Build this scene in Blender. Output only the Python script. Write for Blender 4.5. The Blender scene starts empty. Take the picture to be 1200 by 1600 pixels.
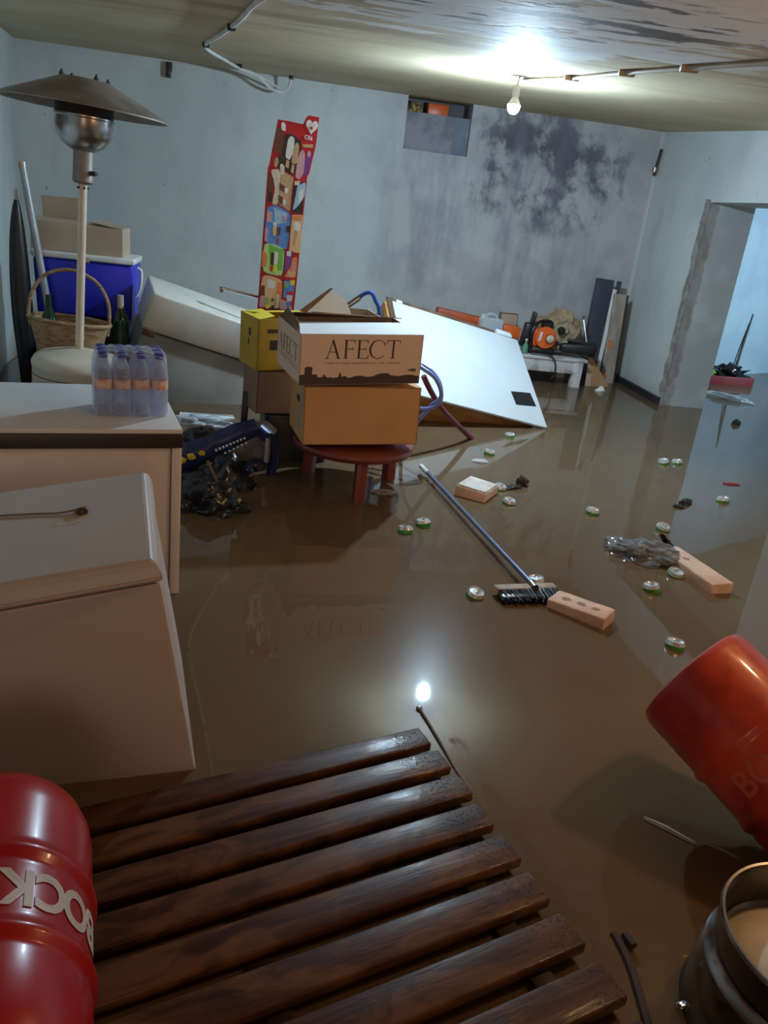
import bpy, bmesh, math, random
from mathutils import Matrix, Vector, Euler, noise
random.seed(7)
PI = math.pi
SC = bpy.context.scene
COL = SC.collection

# ------------------------------------------------------------------ camera
cam_d = bpy.data.cameras.new('camera')
cam = bpy.data.objects.new('camera', cam_d); COL.objects.link(cam)
cam_d.sensor_fit = 'VERTICAL'; cam_d.sensor_height = 24.0; cam_d.lens = 24.0*1228/1600
cam_d.clip_start = 0.02; cam_d.clip_end = 60
_n = math.hypot(211-600, 3980-800)
th = math.atan(1228/_n); roll = math.atan2(389, 3180); yaw = math.radians(-9.3)
F = Vector((0, math.cos(th), -math.sin(th))); U = Vector((0, math.sin(th), math.cos(th))); Rr = Vector((1, 0, 0))
ri = math.cos(roll)*Rr + math.sin(roll)*U; ui = -math.sin(roll)*Rr + math.cos(roll)*U
M3 = Matrix((ri, ui, -F)).transposed()
cam.matrix_world = Matrix.Translation((0, 0, 1.35)) @ Matrix.Rotation(yaw, 4, 'Z') @ M3.to_4x4()
SC.camera = cam

# ------------------------------------------------------------------ view, world, lights
SC.view_settings.view_transform = 'Standard'; SC.view_settings.look = 'None'
SC.view_settings.gamma = 1; SC.view_settings.use_curve_mapping = False
SC.view_settings.exposure = 0.0
w = bpy.data.worlds.new('world'); SC.world = w; w.use_nodes = True
w.node_tree.nodes['Background'].inputs[0].default_value = (.5, .62, .8, 1)
w.node_tree.nodes['Background'].inputs[1].default_value = .05

def light(name, kind, loc, energy, color, size=.1, target=None, spread=None):
    d = bpy.data.lights.new(name, kind); d.energy = energy; d.color = color
    if kind == 'AREA': d.size = size
    else: d.shadow_soft_size = size
    o = bpy.data.objects.new(name, d); COL.objects.link(o); o.location = loc
    if target is not None:
        o.rotation_euler = (Vector(target)-Vector(loc)).to_track_quat('-Z', 'Y').to_euler()
    if spread: d.spread = spread
    return o
BULB = (1.254, 4.868, 1.965)
BULB_STRENGTH = 4300.      # the glowing bulb mesh itself lights the room
light('warm_lamp_light', 'POINT', (1.95, 1.72, 1.74), 24, (1.0, .60, .30), .05)
light('rear_fill_light', 'AREA', (.1, -1.9, 1.35), 14, (1.0, .66, .46), .9, (.4, 3, .6))  # weak warm fill added behind the camera, no visible source
light('side_room_daylight', 'AREA', (6.6, 6.3, 1.5), 66, (.50, .76, 1.0), .9, (4.8, 8.6, .8))

# ------------------------------------------------------------------ node helpers
class NT:
    def __init__(s, m): s.t = m.node_tree; s.n = s.t.nodes; s.l = s.t.links
    def new(s, typ, **kw):
        x = s.n.new(typ)
        for k, v in kw.items(): setattr(x, k, v)
        return x
    def put(s, sock, v):
        if isinstance(v, bpy.types.NodeSocket): s.l.new(v, sock)
        elif isinstance(v, (tuple, list)) and len(v) == 3 and sock.type == 'RGBA': sock.default_value = (*v, 1)
        else: sock.default_value = v
    def math(s, op, a, b=0.0, clamp=False):
        x = s.new('ShaderNodeMath', operation=op, use_clamp=clamp); s.put(x.inputs[0], a); s.put(x.inputs[1], b); return x.outputs[0]
    def ramp(s, v, lo, hi, a=0., b=1.):
        x = s.new('ShaderNodeMapRange', interpolation_type='SMOOTHSTEP'); s.put(x.inputs[0], v)
        for i, q in enumerate((lo, hi, a, b)): x.inputs[i+1].default_value = q
        return x.outputs[0]
    def mix(s, f, a, b):
        x = s.new('ShaderNodeMix', data_type='RGBA'); s.put(x.inputs[0], f); s.put(x.inputs[6], a); s.put(x.inputs[7], b); return x.outputs[2]
    def obj(s): return s.new('ShaderNodeTexCoord').outputs['Object']
    def map(s, v, scale=(1, 1, 1), loc=(0, 0, 0), rot=(0, 0, 0)):
        x = s.new('ShaderNodeMapping'); s.put(x.inputs[0], v); x.inputs['Scale'].default_value = scale; x.inputs['Location'].default_value = loc
        x.inputs['Rotation'].default_value = rot; return x.outputs[0]
    def noise(s, v, scale, detail=4, rough=.55, dist=0):
        x = s.new('ShaderNodeTexNoise'); s.put(x.inputs['Vector'], v); x.inputs['Scale'].default_value = scale
        x.inputs['Detail'].default_value = detail; x.inputs['Roughness'].default_value = rough; x.inputs['Distortion'].default_value = dist
        return x.outputs['Fac']
    def sep(s, v):
        x = s.new('ShaderNodeSeparateXYZ'); s.put(x.inputs[0], v); return x.outputs
    def bump(s, h, strength=.3, dist=.01):
        x = s.new('ShaderNodeBump'); s.put(x.inputs['Height'], h); x.inputs['Strength'].default_value = strength; x.inputs['Distance'].default_value = dist
        return x.outputs[0]
MATS = {}
def mat(name, col, rough=.5, metal=0., col2=None, scale=6., lo=.42, hi=.6, stretch=(1, 1, 1), bump=0., bscale=40., coat=0., spec=.5, alpha=1., emit=None, es=1., trans=0., rough2=None):
    if name in MATS: return MATS[name]
    m = bpy.data.materials.new(name); m.use_nodes = True; MATS[name] = m
    t = NT(m); b = t.n['Principled BSDF']
    b.inputs['Metallic'].default_value = metal; b.inputs['Roughness'].default_value = rough
    b.inputs['Specular IOR Level'].default_value = spec; b.inputs['Coat Weight'].default_value = coat; b.inputs['Coat Roughness'].default_value = .08
    b.inputs['Transmission Weight'].default_value = trans
    v = t.map(t.obj(), stretch)
    if col2 is None: col2 = tuple(c*.86 for c in col); 
    f = t.ramp(t.noise(v, scale), lo, hi)
    t.put(b.inputs['Base Color'], t.mix(f, col, col2))
    if rough2 is not None: t.put(b.inputs['Roughness'], t.ramp(t.noise(v, scale*1.7), lo, hi, rough, rough2))
    if bump: t.put(b.inputs['Normal'], t.bump(t.noise(v, bscale), bump, .005))
    if emit: b.inputs['Emission Color'].default_value = (*emit, 1); b.inputs['Emission Strength'].default_value = es
    if alpha < 1: b.inputs['Alpha'].default_value = alpha
    return m

# ------------------------------------------------------------------ mesh helpers
def pbox(sx, sy, sz, bev=0., seg=2):
    bm = bmesh.new(); bmesh.ops.create_cube(bm, size=1); bmesh.ops.scale(bm, vec=(sx, sy, sz), verts=bm.verts)
    if bev: bmesh.ops.bevel(bm, geom=bm.edges[:], offset=bev, segments=seg, affect='EDGES', profile=.5)
    return bm
class MB:
    def __init__(s): s.bm = bmesh.new(); s.mats = []
    def add(s, bm, M=Matrix(), mi=0):
        bmesh.ops.transform(bm, matrix=M, verts=bm.verts)
        for f in bm.faces: f.material_index = mi
        me = bpy.data.meshes.new('tmp'); bm.to_mesh(me); bm.free(); s.bm.from_mesh(me); bpy.data.meshes.remove(me); return s
    def box(s, c, size, bev=0., rot=(0, 0, 0), seg=2, mi=0):
        return s.add(pbox(*size, bev, seg), Matrix.Translation(c) @ Euler(rot).to_matrix().to_4x4(), mi)
    def lathe(s, prof, seg=32, M=Matrix(), mi=0):
        bm = bmesh.new(); rings = []
        for r, z in prof:
            rings.append([bm.verts.new((0, 0, z))] if r < 1e-6 else [bm.verts.new((r*math.cos(2*PI*k/seg), r*math.sin(2*PI*k/seg), z)) for k in range(seg)])
        for a, b in zip(rings, rings[1:]):
            for k in range(seg):
                k2 = (k+1) % seg
                if len(a) == 1 and len(b) == 1: continue
                if len(a) == 1: bm.faces.new((a[0], b[k], b[k2]))
                elif len(b) == 1: bm.faces.new((a[k], b[0], a[k2]))
                else: bm.faces.new((a[k], b[k], b[k2], a[k2]))
        bmesh.ops.recalc_face_normals(bm, faces=bm.faces)
        return s.add(bm, M, mi)
    def cyl(s, p, q, r, r2=None, seg=20, mi=0):
        p, q = Vector(p), Vector(q); L = (q-p).length; r2 = r if r2 is None else r2
        M = Matrix.Translation(p) @ (q-p).to_track_quat('Z', 'Y').to_matrix().to_4x4()
        return s.lathe([(0, 0), (r, 0), (r2, L), (0, L)], seg, M, mi)
    def tube(s, pts, r, seg=8, closed=False, mi=0, sub=6):
        P = [Vector(p) for p in pts]; n = len(P); Q = []
        rng = range(n) if closed else range(n-1)
        for i in rng:
            g = lambda k: P[k % n] if closed else P[min(max(k, 0), n-1)]
            a, b, c, d = g(i-1), g(i), g(i+1), g(i+2)
            for j in range(sub):
                t = j/sub
                Q.append(.5*((2*b)+(-a+c)*t+(2*a-5*b+4*c-d)*t*t+(-a+3*b-3*c+d)*t**3))
        if not closed: Q.append(P[-1])
        bm = bmesh.new(); m = len(Q); prev = None; rings = []
        for i, q in enumerate(Q):
            tg = (Q[(i+1) % m]-Q[i-1]) if closed else (Q[min(i+1, m-1)]-Q[max(i-1, 0)])
            tg.normalize()
            if prev is None: prev = tg.orthogonal().normalized()
            prev = (prev-tg*prev.dot(tg)).normalized(); o = tg.cross(prev)
            rr = r(i/(m-1)) if callable(r) else r
            rings.append([bm.verts.new(q+rr*(math.cos(2*PI*k/seg)*prev+math.sin(2*PI*k/seg)*o)) for k in range(seg)])
        for i in range(m if closed else m-1):
            a, b = rings[i], rings[(i+1) % m]
            for k in range(seg): bm.faces.new((a[k], a[(k+1) % seg], b[(k+1) % seg], b[k]))
        if not closed: bm.faces.new(rings[0][::-1]); bm.faces.new(rings[-1])
        bmesh.ops.recalc_face_normals(bm, faces=bm.faces)
        return s.add(bm, Matrix(), mi)
    def poly(s, pts, thick, M=Matrix(), mi=0):       # polygon in XZ plane, front at y=0 facing -Y, extruded to +Y
        bm = bmesh.new(); a = [bm.verts.new((x, 0, z)) for x, z in pts]; b = [bm.verts.new((x, thick, z)) for x, z in pts]
        bm.faces.new(a); bm.faces.new(b[::-1]); n = len(a)
        for k in range(n): bm.faces.new((a[k], b[k], b[(k+1) % n], a[(k+1) % n]))
        bmesh.ops.recalc_face_normals(bm, faces=bm.faces)
        return s.add(bm, M, mi)
    def slab(s, quad, thick, mi=0):                   # a thin board through 3D corner points
        q = [Vector(p) for p in quad]; n = (q[1]-q[0]).cross(q[-1]-q[0]).normalized()*thick
        bm = bmesh.new(); a = [bm.verts.new(p) for p in q]; b = [bm.verts.new(p+n) for p in q]; k = len(q)
        bm.faces.new(a); bm.faces.new(b[::-1])
        for i in range(k): bm.faces.new((a[i], b[i], b[(i+1) % k], a[(i+1) % k]))
        bmesh.ops.recalc_face_normals(bm, faces=bm.faces)
        return s.add(bm, Matrix(), mi)
    def grid(s, fn, nu, nv, thick=0., mi=0):
        bm = bmesh.new(); V = [[bm.verts.new(fn(i/nu, j/nv)) for j in range(nv+1)] for i in range(nu+1)]
        for i in range(nu):
            for j in range(nv): bm.faces.new((V[i][j], V[i+1][j], V[i+1][j+1], V[i][j+1]))
        bm.normal_update()
        if thick: bmesh.ops.solidify(bm, geom=bm.faces[:], thickness=thick)
        return s.add(bm, Matrix(), mi)
    def blob(s, c, size, amp=.15, freq=2., sub=4, seed=0., mi=0, fold=0.):
        bm = bmesh.new(); bmesh.ops.create_icosphere(bm, subdivisions=sub, radius=1)
        for v in bm.verts:
            d = v.co.normalized(); n = noise.fractal(d*freq+Vector((seed, seed*1.7, 3.1)), 1., 2., 4)
            if fold: n += fold*(abs(noise.noise(d*freq*2.3+Vector((seed*3, 0, seed))))-.2)
            v.co = d*(1+amp*n)
        return s.add(bm, Matrix.Translation(c) @ Matrix.Diagonal((*size, 1)), mi)
    def build(s, name, mats, parent=None, smooth=True, angle=35):
        me = bpy.data.meshes.new(name)
        bmesh.ops.remove_doubles(s.bm, verts=s.bm.verts, dist=1e-6)
        s.bm.to_mesh(me); s.bm.free()
        for m in (mats if isinstance(mats, (list, tuple)) else [mats]): me.materials.append(m)
        if smooth:
            me.shade_smooth()
            try: me.set_sharp_from_angle(angle=math.radians(angle))
            except Exception: pass
        o = bpy.data.objects.new(name, me); COL.objects.link(o)
        if parent is not None: o.parent = parent
        return o
def tag(o, label=None, cat=None, group=None, kind=None):
    if label: o['label'] = label
    if cat: o['category'] = cat
    if group: o['group'] = group
    if kind: o['kind'] = kind
    return o
def thing(name, label, cat, loc=(0, 0, 0), rot=(0, 0, 0), group=None):
    o = bpy.data.objects.new(name, None); COL.objects.link(o); o.location = loc; o.rotation_euler = rot; o.empty_display_size = .05
    return tag(o, label, cat, group)
def children(o): return [c for c in COL.objects if c.parent == o]
def copy_tree(o, parent=None):
    c = o.copy(); COL.objects.link(c)
    if parent is not None: c.parent = parent
    for ch in children(o): copy_tree(ch, c)
    return c
def text_bm(txt, size, extrude=.0, space=1., bold=0.):
    cu = bpy.data.curves.new('t', 'FONT'); cu.body = txt; cu.size = size; cu.extrude = extrude; cu.align_x = 'CENTER'; cu.align_y = 'CENTER'
    cu.space_character = space; cu.offset = bold; cu.resolution_u = 4
    o = bpy.data.objects.new('t', cu); COL.objects.link(o)
    me = bpy.data.meshes.new_from_object(o.evaluated_get(bpy.context.evaluated_depsgraph_get()))
    bm = bmesh.new(); bm.from_mesh(me); bpy.data.meshes.remove(me); bpy.data.objects.remove(o); bpy.data.curves.remove(cu)
    return bm
XZ = Matrix.Rotation(PI/2, 4, 'X')     # text plane XY -> XZ facing -Y

# ------------------------------------------------------------------ common materials
m_white = mat('white_enamel', (.66, .61, .54), .42, col2=(.60, .54, .46), scale=2.5)
m_white2 = mat('white_laminate', (.66, .69, .72), .4, col2=(.62, .65, .68), scale=2)
m_cream = mat('cream_cabinet', (.82, .70, .63), .5, col2=(.78, .66, .58), scale=2.)
m_edge = mat('dark_brown_edge', (.045, .028, .022), .45, col2=(.03, .02, .015))
m_card = mat('cardboard', (.44, .25, .12), .85, col2=(.40, .22, .10), scale=3, stretch=(1, 1, 4))
m_cardp = mat('pale_cardboard', (.46, .35, .25), .85, col2=(.41, .30, .21), scale=3)
m_cardin = mat('cardboard_inside', (.22, .13, .08), .9)
m_ink = mat('dark_ink', (.07, .035, .025), .7)
m_black = mat('black_plastic', (.012, .012, .014), .4)
m_blackgloss = mat('black_film', (.012, .012, .015), .22, bump=.4, bscale=14)
m_red = mat('red_enamel', (.40, .008, .010), .28, col2=(.34, .007, .009), scale=3, coat=.15, spec=.35)
m_redworn = mat('worn_red_enamel', (.55, .045, .015), .33, col2=(.33, .02, .012), scale=5, coat=.3, rough2=.55)
m_steel = mat('brushed_steel', (.48, .46, .44), .28, 1., col2=(.34, .31, .29), scale=8)
m_chrome = mat('chrome', (.75, .76, .78), .12, 1.)
m_dull = mat('dull_aluminium', (.36, .31, .27), .5, .5, col2=(.26, .215, .18), scale=5)
m_blue = mat('blue_paint', (.03, .10, .45), .35)
m_orange = mat('orange_plastic', (.78, .13, .02), .38)
m_plaster = mat('white_plastic', (.74, .73, .70), .45)

# ------------------------------------------------------------------ setting materials
def wall_material():
    m = bpy.data.materials.new('damp_painted_wall'); m.use_nodes = True; t = NT(m); b = t.n['Principled BSDF']
    v = t.obj(); x, y, z = t.sep(v)
    base = t.mix(t.ramp(t.noise(v, 1.1, 5), .35, .65), (.60, .63, .61), (.52, .56, .55))
    base = t.mix(t.math('MULTIPLY', t.ramp(t.noise(t.map(v, (2, 2, .8)), 2.2, 7), .48, .74), .32), base, (.38, .40, .39))
    # bare grey plaster on the right half of the back wall
    edge = t.math('ADD', x, t.math('MULTIPLY', t.noise(v, 2.2, 5), .9))
    bare = t.math('MULTIPLY', t.ramp(edge, 1.1, 1.65), t.ramp(y, 7.3, 7.6))
    bare = t.math('MULTIPLY', bare, t.ramp(x, 3.44, 3.40))
    base = t.mix(t.math('MULTIPLY', bare, .75), base, t.mix(t.ramp(t.noise(v, 4, 6), .4, .62), (.47, .45, .45), (.37, .355, .37)))
    # black mould clouds
    dx = t.math('DIVIDE', t.math('SUBTRACT', x, 2.35), .95); dz = t.math('DIVIDE', t.math('SUBTRACT', z, 1.85), .62)
    d = t.math('ADD', t.math('MULTIPLY', dx, dx), t.math('MULTIPLY', dz, dz))
    near = t.ramp(d, 1.5, .1)
    cl = t.ramp(t.math('ADD', t.noise(t.map(v, (1, 1, .75), (3.3, 1, 2)), 2.3, 9, .66, .12), t.math('MULTIPLY', near, .13)), .55, .68)
    mould = t.math('MULTIPLY', t.math('MULTIPLY', cl, near), t.ramp(y, 7.3, 7.6))
    base = t.mix(t.math('MULTIPLY', mould, .88), base, (.055, .052, .075))
    # soft grey streaks running down
    st = t.ramp(t.noise(t.map(v, (2.2, 2.2, .45), (1, 0, 0)), 2.4, 8, .62), .42, .66)
    dx2 = t.math('DIVIDE', t.math('SUBTRACT', x, 2.0), 1.35)
    st = t.math('MULTIPLY', t.math('MULTIPLY', st, t.ramp(t.math('MULTIPLY', dx2, dx2), 1., .2)), t.ramp(y, 7.3, 7.6))
    st = t.math('MULTIPLY', st, t.ramp(z, .45, .9))
    base = t.mix(t.math('MULTIPLY', st, .50), base, (.21, .20, .24))
    # damp band above the water
    base = t.mix(t.math('MULTIPLY', t.ramp(t.math('ADD', z, t.math('MULTIPLY', t.noise(v, 5, 5), .2)), .30, .12), .45), base, (.27, .25, .20))
    # small pits
    pit = t.ramp(t.noise(v, 14, 2), .74, .78)
    base = t.mix(t.math('MULTIPLY', pit, .6), base, (.15, .14, .12))
    t.put(b.inputs['Base Color'], base); b.inputs['Roughness'].default_value = .75; b.inputs['Specular IOR Level'].default_value = .3
    t.put(b.inputs['Normal'], t.bump(t.math('ADD', t.noise(v, 9, 6), t.math('MULTIPLY', t.noise(v, 60, 3), .25)), .35, .012))
    return m
def jamb_material():
    m = bpy.data.materials.new('broken_plaster'); m.use_nodes = True; t = NT(m); b = t.n['Principled BSDF']
    v = t.obj(); x, y, z = t.sep(v); base = t.mix(t.ramp(t.noise(v, 2.5, 6), .38, .62), (.50, .53, .52), (.40, .41, .40))
    e = t.math('ADD', x, t.math('MULTIPLY', t.noise(t.map(v, (1, 1, 2)), 6, 5), .10))
    base = t.mix(t.ramp(e, 3.60, 3.57), base, t.mix(t.ramp(t.noise(v, 7, 6), .42, .58), (.34, .32, .30), (.25, .23, .215)))
    t.put(b.inputs['Base Color'], base); b.inputs['Roughness'].default_value = .85
    t.put(b.inputs['Normal'], t.bump(t.noise(v, 12, 7), .35, .012)); return m
def ceiling_material():
    m = bpy.data.materials.new('peeling_ceiling'); m.use_nodes = True; t = NT(m); b = t.n['Principled BSDF']
    v = t.obj(); x, y, z = t.sep(v)
    base = t.mix(t.ramp(t.noise(v, 1.3, 4), .4, .62), (.62, .51, .34), (.54, .43, .26))
    band = t.ramp(t.noise(t.map(v, (.35, 2.2, 1), (0, 3, 0)), 2.2, 5, .5, .4), .45, .66)
    base = t.mix(t.math('MULTIPLY', band, t.ramp(y, 5.2, 3.8, 0., .75)), base, (.36, .25, .14))
    dx = t.math('DIVIDE', t.math('SUBTRACT', x, .85), 1.1); dy = t.math('DIVIDE', t.math('SUBTRACT', y, 2.95), .95)
    d = t.math('ADD', t.math('MULTIPLY', dx, dx), t.math('MULTIPLY', dy, dy)); near = t.ramp(d, 1.5, .2)
    pv = t.map(v, (.8, 1.9, 1), (5, 2, 0), (0, 0, .22))
    p = t.noise(pv, 1.9, 6, .52, .35)
    wh = t.math('MULTIPLY', t.ramp(t.math('ADD', p, t.math('MULTIPLY', near, .22)), .62, .65), t.ramp(d, 1.5, .7))
    base = t.mix(t.math('MULTIPLY', wh, .95), base, (.78, .76, .74))
    dk = t.math('MULTIPLY', t.ramp(t.noise(t.map(pv, (1, 1.3, 1), (9, 4, 0)), 2.6, 7, .60, .3), .525, .565), t.ramp(d, .55, .15))
    base = t.mix(t.math('MULTIPLY', dk, .95), base, (.10, .055, .03))
    t.put(b.inputs['Base Color'], base); b.inputs['Roughness'].default_value = .7; b.inputs['Specular IOR Level'].default_value = .3
    t.put(b.inputs['Normal'], t.bump(t.math('ADD', t.noise(v, 4, 7), t.math('MULTIPLY', wh, .3)), .3, .02))
    return m
def water_material():
    m = bpy.data.materials.new('muddy_water'); m.use_nodes = True; t = NT(m); n = t.n; n.remove(n['Principled BSDF']); out = n['Material Output']
    v = t.obj()
    nz = t.noise(t.map(v, (1, 1, 1)), 2.0, 3); nrm = t.bump(nz, .12, .006)
    dif = t.new('ShaderNodeBsdfDiffuse'); t.put(dif.inputs[0], t.mix(t.ramp(t.noise(v, .9, 4), .3, .7), (.218, .138, .072), (.182, .115, .062)))
    tr = t.new('ShaderNodeBsdfTransparent'); tr.inputs[0].default_value = (.9, .8, .6, 1)
    m1 = t.new('ShaderNodeMixShader'); m1.inputs[0].default_value = .30; t.l.new(dif.outputs[0], m1.inputs[1]); t.l.new(tr.outputs[0], m1.inputs[2])
    g1 = t.new('ShaderNodeBsdfGlossy'); g1.inputs['Roughness'].default_value = .03; t.put(g1.inputs['Normal'], nrm)
    g2 = t.new('ShaderNodeBsdfGlossy'); g2.inputs['Roughness'].default_value = .24
    mg = t.new('ShaderNodeMixShader'); mg.inputs[0].default_value = .13; t.l.new(g1.outputs[0], mg.inputs[1]); t.l.new(g2.outputs[0], mg.inputs[2])
    fr = t.new('ShaderNodeFresnel'); fr.inputs['IOR'].default_value = 1.5; t.put(fr.inputs['Normal'], nrm)
    geo = t.new('ShaderNodeNewGeometry'); f2 = t.math('MULTIPLY', fr.outputs[0], t.math('SUBTRACT', 1.0, geo.outputs['Backfacing']))
    m2 = t.new('ShaderNodeMixShader'); t.put(m2.inputs[0], f2); t.l.new(m1.outputs[0], m2.inputs[1]); t.l.new(mg.outputs[0], m2.inputs[2])
    t.l.new(m2.outputs[0], out.inputs['Surface'])
    ab = t.new('ShaderNodeVolumeAbsorption'); ab.inputs[0].default_value = (.50, .38, .20, 1); ab.inputs[1].default_value = 60
    t.l.new(ab.outputs[0], out.inputs['Volume']); return m
m_wall = wall_material(); m_jamb = jamb_material(); m_ceil = ceiling_material(); m_water = water_material()
m_floor = mat('muddy_concrete', (.16, .12, .075), .9, bump=.3)
m_bluewall = mat('pale_blue_paint', (.50, .62, .68), .7, col2=(.43, .55, .62), scale=1.5, bump=.15, bscale=12)

# ------------------------------------------------------------------ setting
FZ = -.35
def struct(name, mb, m, smooth=False):
    o = mb.build(name, m, None, smooth); o['kind'] = 'structure'; return o
struct('floor', MB().box((2.4, 4.2, FZ-.05), (11, 14, .1)), m_floor)
b = MB()
b.box((-.85, 7.8, 1.0), (3.76, .2, 2.9)); b.box((2.72, 7.8, 1.0), (2.2-.0, .2, 2.9)); b.box((1.325, 7.8, .66), (.592, .2, 2.42-.0))
struct('wall_back', b, m_wall)
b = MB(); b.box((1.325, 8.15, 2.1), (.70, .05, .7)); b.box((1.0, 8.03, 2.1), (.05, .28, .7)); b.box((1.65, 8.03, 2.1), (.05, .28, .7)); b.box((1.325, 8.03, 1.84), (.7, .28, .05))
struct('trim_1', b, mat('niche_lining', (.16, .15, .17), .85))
b = MB()
def slant(x0, y0, x1, y1, z0, z1, t, mb):
    d = Vector((x1-x0, y1-y0, 0)); L = d.length; a = math.atan2(d.y, d.x)
    nrm = Vector((-math.sin(a), math.cos(a), 0))*t/2
    mb.box(Vector(((x0+x1)/2, (y0+y1)/2, (z0+z1)/2))+nrm, (L, abs(t), z1-z0), rot=(0, 0, a))
slant(-2.27, 7.75, -1.45, 3.65, FZ-.05, 2.5, -.2, b); slant(-1.45, 3.7, -1.45, -2.1, FZ-.05, 2.5, -.2, b)
struct('wall_left', b, m_wall)
b = MB()
b.box((3.65, 7.18, 1.0), (.40, 1.24, 2.9)); b.box((3.65, 1.3, 1.0), (.40, 6.7, 2.9)); b.box((3.65, 5.605, 2.06), (.40, 1.91, .72))
struct('wall_right', b, m_wall)
b = MB().box((3.655, 6.563, .68), (.40, .02, 2.05)); struct('trim_2', b, m_jamb)
# ragged strip of bare plaster along the corner of the opening
b = MB(); pts = []
for k in range(23): pts.append((6.63+.045*noise.noise(Vector((k*.9, 1, 2)))+.012*random.random(), -.3+k*.092))
pp = [(6.551, -.3)]+[(a, c) for a, c in pts]+[(6.551, 1.72)]
bm = bmesh.new(); A = [bm.verts.new((3.444, y, z)) for y, z in pp]; B = [bm.verts.new((3.452, y, z)) for y, z in pp]
bm.faces.new(A); bm.faces.new(B[::-1])
for k in range(len(A)): bm.faces.new((A[k], B[k], B[(k+1) % len(A)], A[(k+1) % len(A)]))
b.add(bm); b.blob((3.45, 6.60, .27), (.012, .035, .05), .3, 2, 2, 5.)
b.blob((3.45, 6.585, .98), (.012, .02, .03), .3, 2, 2, 8.)
struct('trim_3', b, mat('bare_plaster', (.34, .31, .285), .9, col2=(.22, .19, .17), scale=9, bump=.5, bscale=20))
b = MB().box((1.0, -2.1, 1.0), (5.4, .2, 2.9)); struct('wall_rear', b, mat('rear_paint', (.55, .45, .34), .8))
b = MB(); slant(3.86, 7.75, 7.4, 9.87, FZ-.05, 2.5, .2, b); struct('wall_far', b, m_bluewall)
b = MB(); slant(7.4, 9.9, 7.4, 3.0, FZ-.05, 2.5, .2, b); slant(7.4, 3.9, 3.85, 3.9, FZ-.05, 2.5, .2, b); struct('wall_side', b, m_bluewall)
b = MB()
sl = .062
def cz(y): return 2.3-sl*(7.7-y)
bm = bmesh.new()
cs = [(-2.6, -2.2), (7.6, -2.2), (7.6, 10.1), (-2.6, 10.1)]
lo_ = [bm.verts.new((x, y, cz(y))) for x, y in cs]; hi_ = [bm.verts.new((x, y, cz(y)+.15)) for x, y in cs]
bm.faces.new(lo_[::-1]); bm.faces.new(hi_)
for k in range(4): bm.faces.new((lo_[k], lo_[(k+1) % 4], hi_[(k+1) % 4], hi_[k]))
b.add(bm); struct('ceiling', b, m_ceil)
#struct('trim_4', MB().box((3.445, 5.4, cz(5.4)-.03), (.012, 4.62, .07), rot=(sl, 0, 0)), m_wall)
struct('baseboard_right', MB().box((3.435, 7.14, .01), (.03, 1.13, .10), .004), mat('dark_skirting', (.022, .022, .028), .4))
wt = MB().box((2.9, 4.2, FZ/2-.002), (9.6, 13, -FZ+.004)).build('flood_water', m_water, None, False)
tag(wt, 'brown muddy flood water covering the whole basement floor', 'water', kind='stuff')

# ------------------------------------------------------------------ lamp and ceiling fittings
t = thing('ceiling_bulb', 'bare glowing white bulb hanging below the ceiling', 'light bulb', BULB)
top = cz(BULB[1])-BULB[2]
o = MB().lathe([(0, -.036), (.014, -.033), (.026, -.023), (.033, -.008), (.035, .006), (.034, .012), (0, .012)], 24).build('glass_bulb', mat('bulb_glow', (1, 1, 1), .3, emit=(.57, .80, 1.), es=BULB_STRENGTH), t)
o.visible_shadow = True
MB().lathe([(0, .0125), (.0345, .0125), (.030, .026), (.020, .044), (.017, .05), (0, .05)], 24).build('bulb_base', m_plaster, t)
MB().lathe([(0, .05), (.018, .05), (.021, .06), (.021, .10), (.012, .112), (0, .112)], 20).build('lamp_holder', m_plaster, t)
MB().cyl((0, 0, .11), (.01, 0, top), .004).build('flex', m_plaster, t)
def on_ceiling(x, y, d=.006): return (x, y, cz(y)-d)
t = thing('cable_conduit', 'thin tan conduit running along the ceiling right of the bulb', 'conduit', on_ceiling(1.4, 4.86))
mc = mat('tan_conduit', (.46, .38, .28), .6)
L0 = Vector(on_ceiling(1.4, 4.86))
MB().tube([Vector(on_ceiling(1.30, 4.92, .012))-L0, Vector(on_ceiling(1.44, 4.4876, .012))-L0, Vector(on_ceiling(1.52, 3.9685, .012))-L0, Vector(on_ceiling(1.61, 3.53, .012))-L0, Vector(on_ceiling(1.71, 3.08, .012))-L0, Vector(on_ceiling(1.88, 2.3, .012))-L0], .010).build('pipe', mc, t)
MB().tube([Vector(on_ceiling(1.40, 4.86, .008))-L0, Vector(on_ceiling(1.46, 4.50, .008))-L0, Vector(on_ceiling(1.55, 3.98, .008))-L0, Vector(on_ceiling(1.65, 3.54, .008))-L0, Vector(on_ceiling(1.75, 3.09, .008))-L0, Vector(on_ceiling(1.92, 2.3, .008))-L0], .007).build('cable', mc, t)
for x, y in ((1.44, 4.49), (1.53, 3.97), (1.625, 3.53), (1.74, 2.95)):
    MB().box(Vector(on_ceiling(x, y, .012))-L0, (.075, .03, .026), .004, rot=(0, 0, -.2)).build('bracket', mat('bracket_tan', (.42, .29, .18), .6), t)
t = thing('ceiling_cable', 'white cable stapled across the ceiling and drooping by the wall', 'cable', on_ceiling(-.52, 5.6))
L0 = Vector(on_ceiling(-.52, 5.6)); P = [(-.05, 3.2, .01), (-.1546, 3.623, .01), (-.23, 4.1, .012), (-.305, 4.53, .01), (-.42, 5.1, .012), (-.526, 5.60, .012), (-.55, 6.02, .012), (-.47, 6.6, .02), (-.40, 7.0, .03), (-.33, 7.2, .035), (-.26, 7.35, .05), (-.17, 7.45, .11), (-.08, 7.5, .13), (-.02, 7.48, .09), (.0, 7.42, .015)]
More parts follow.
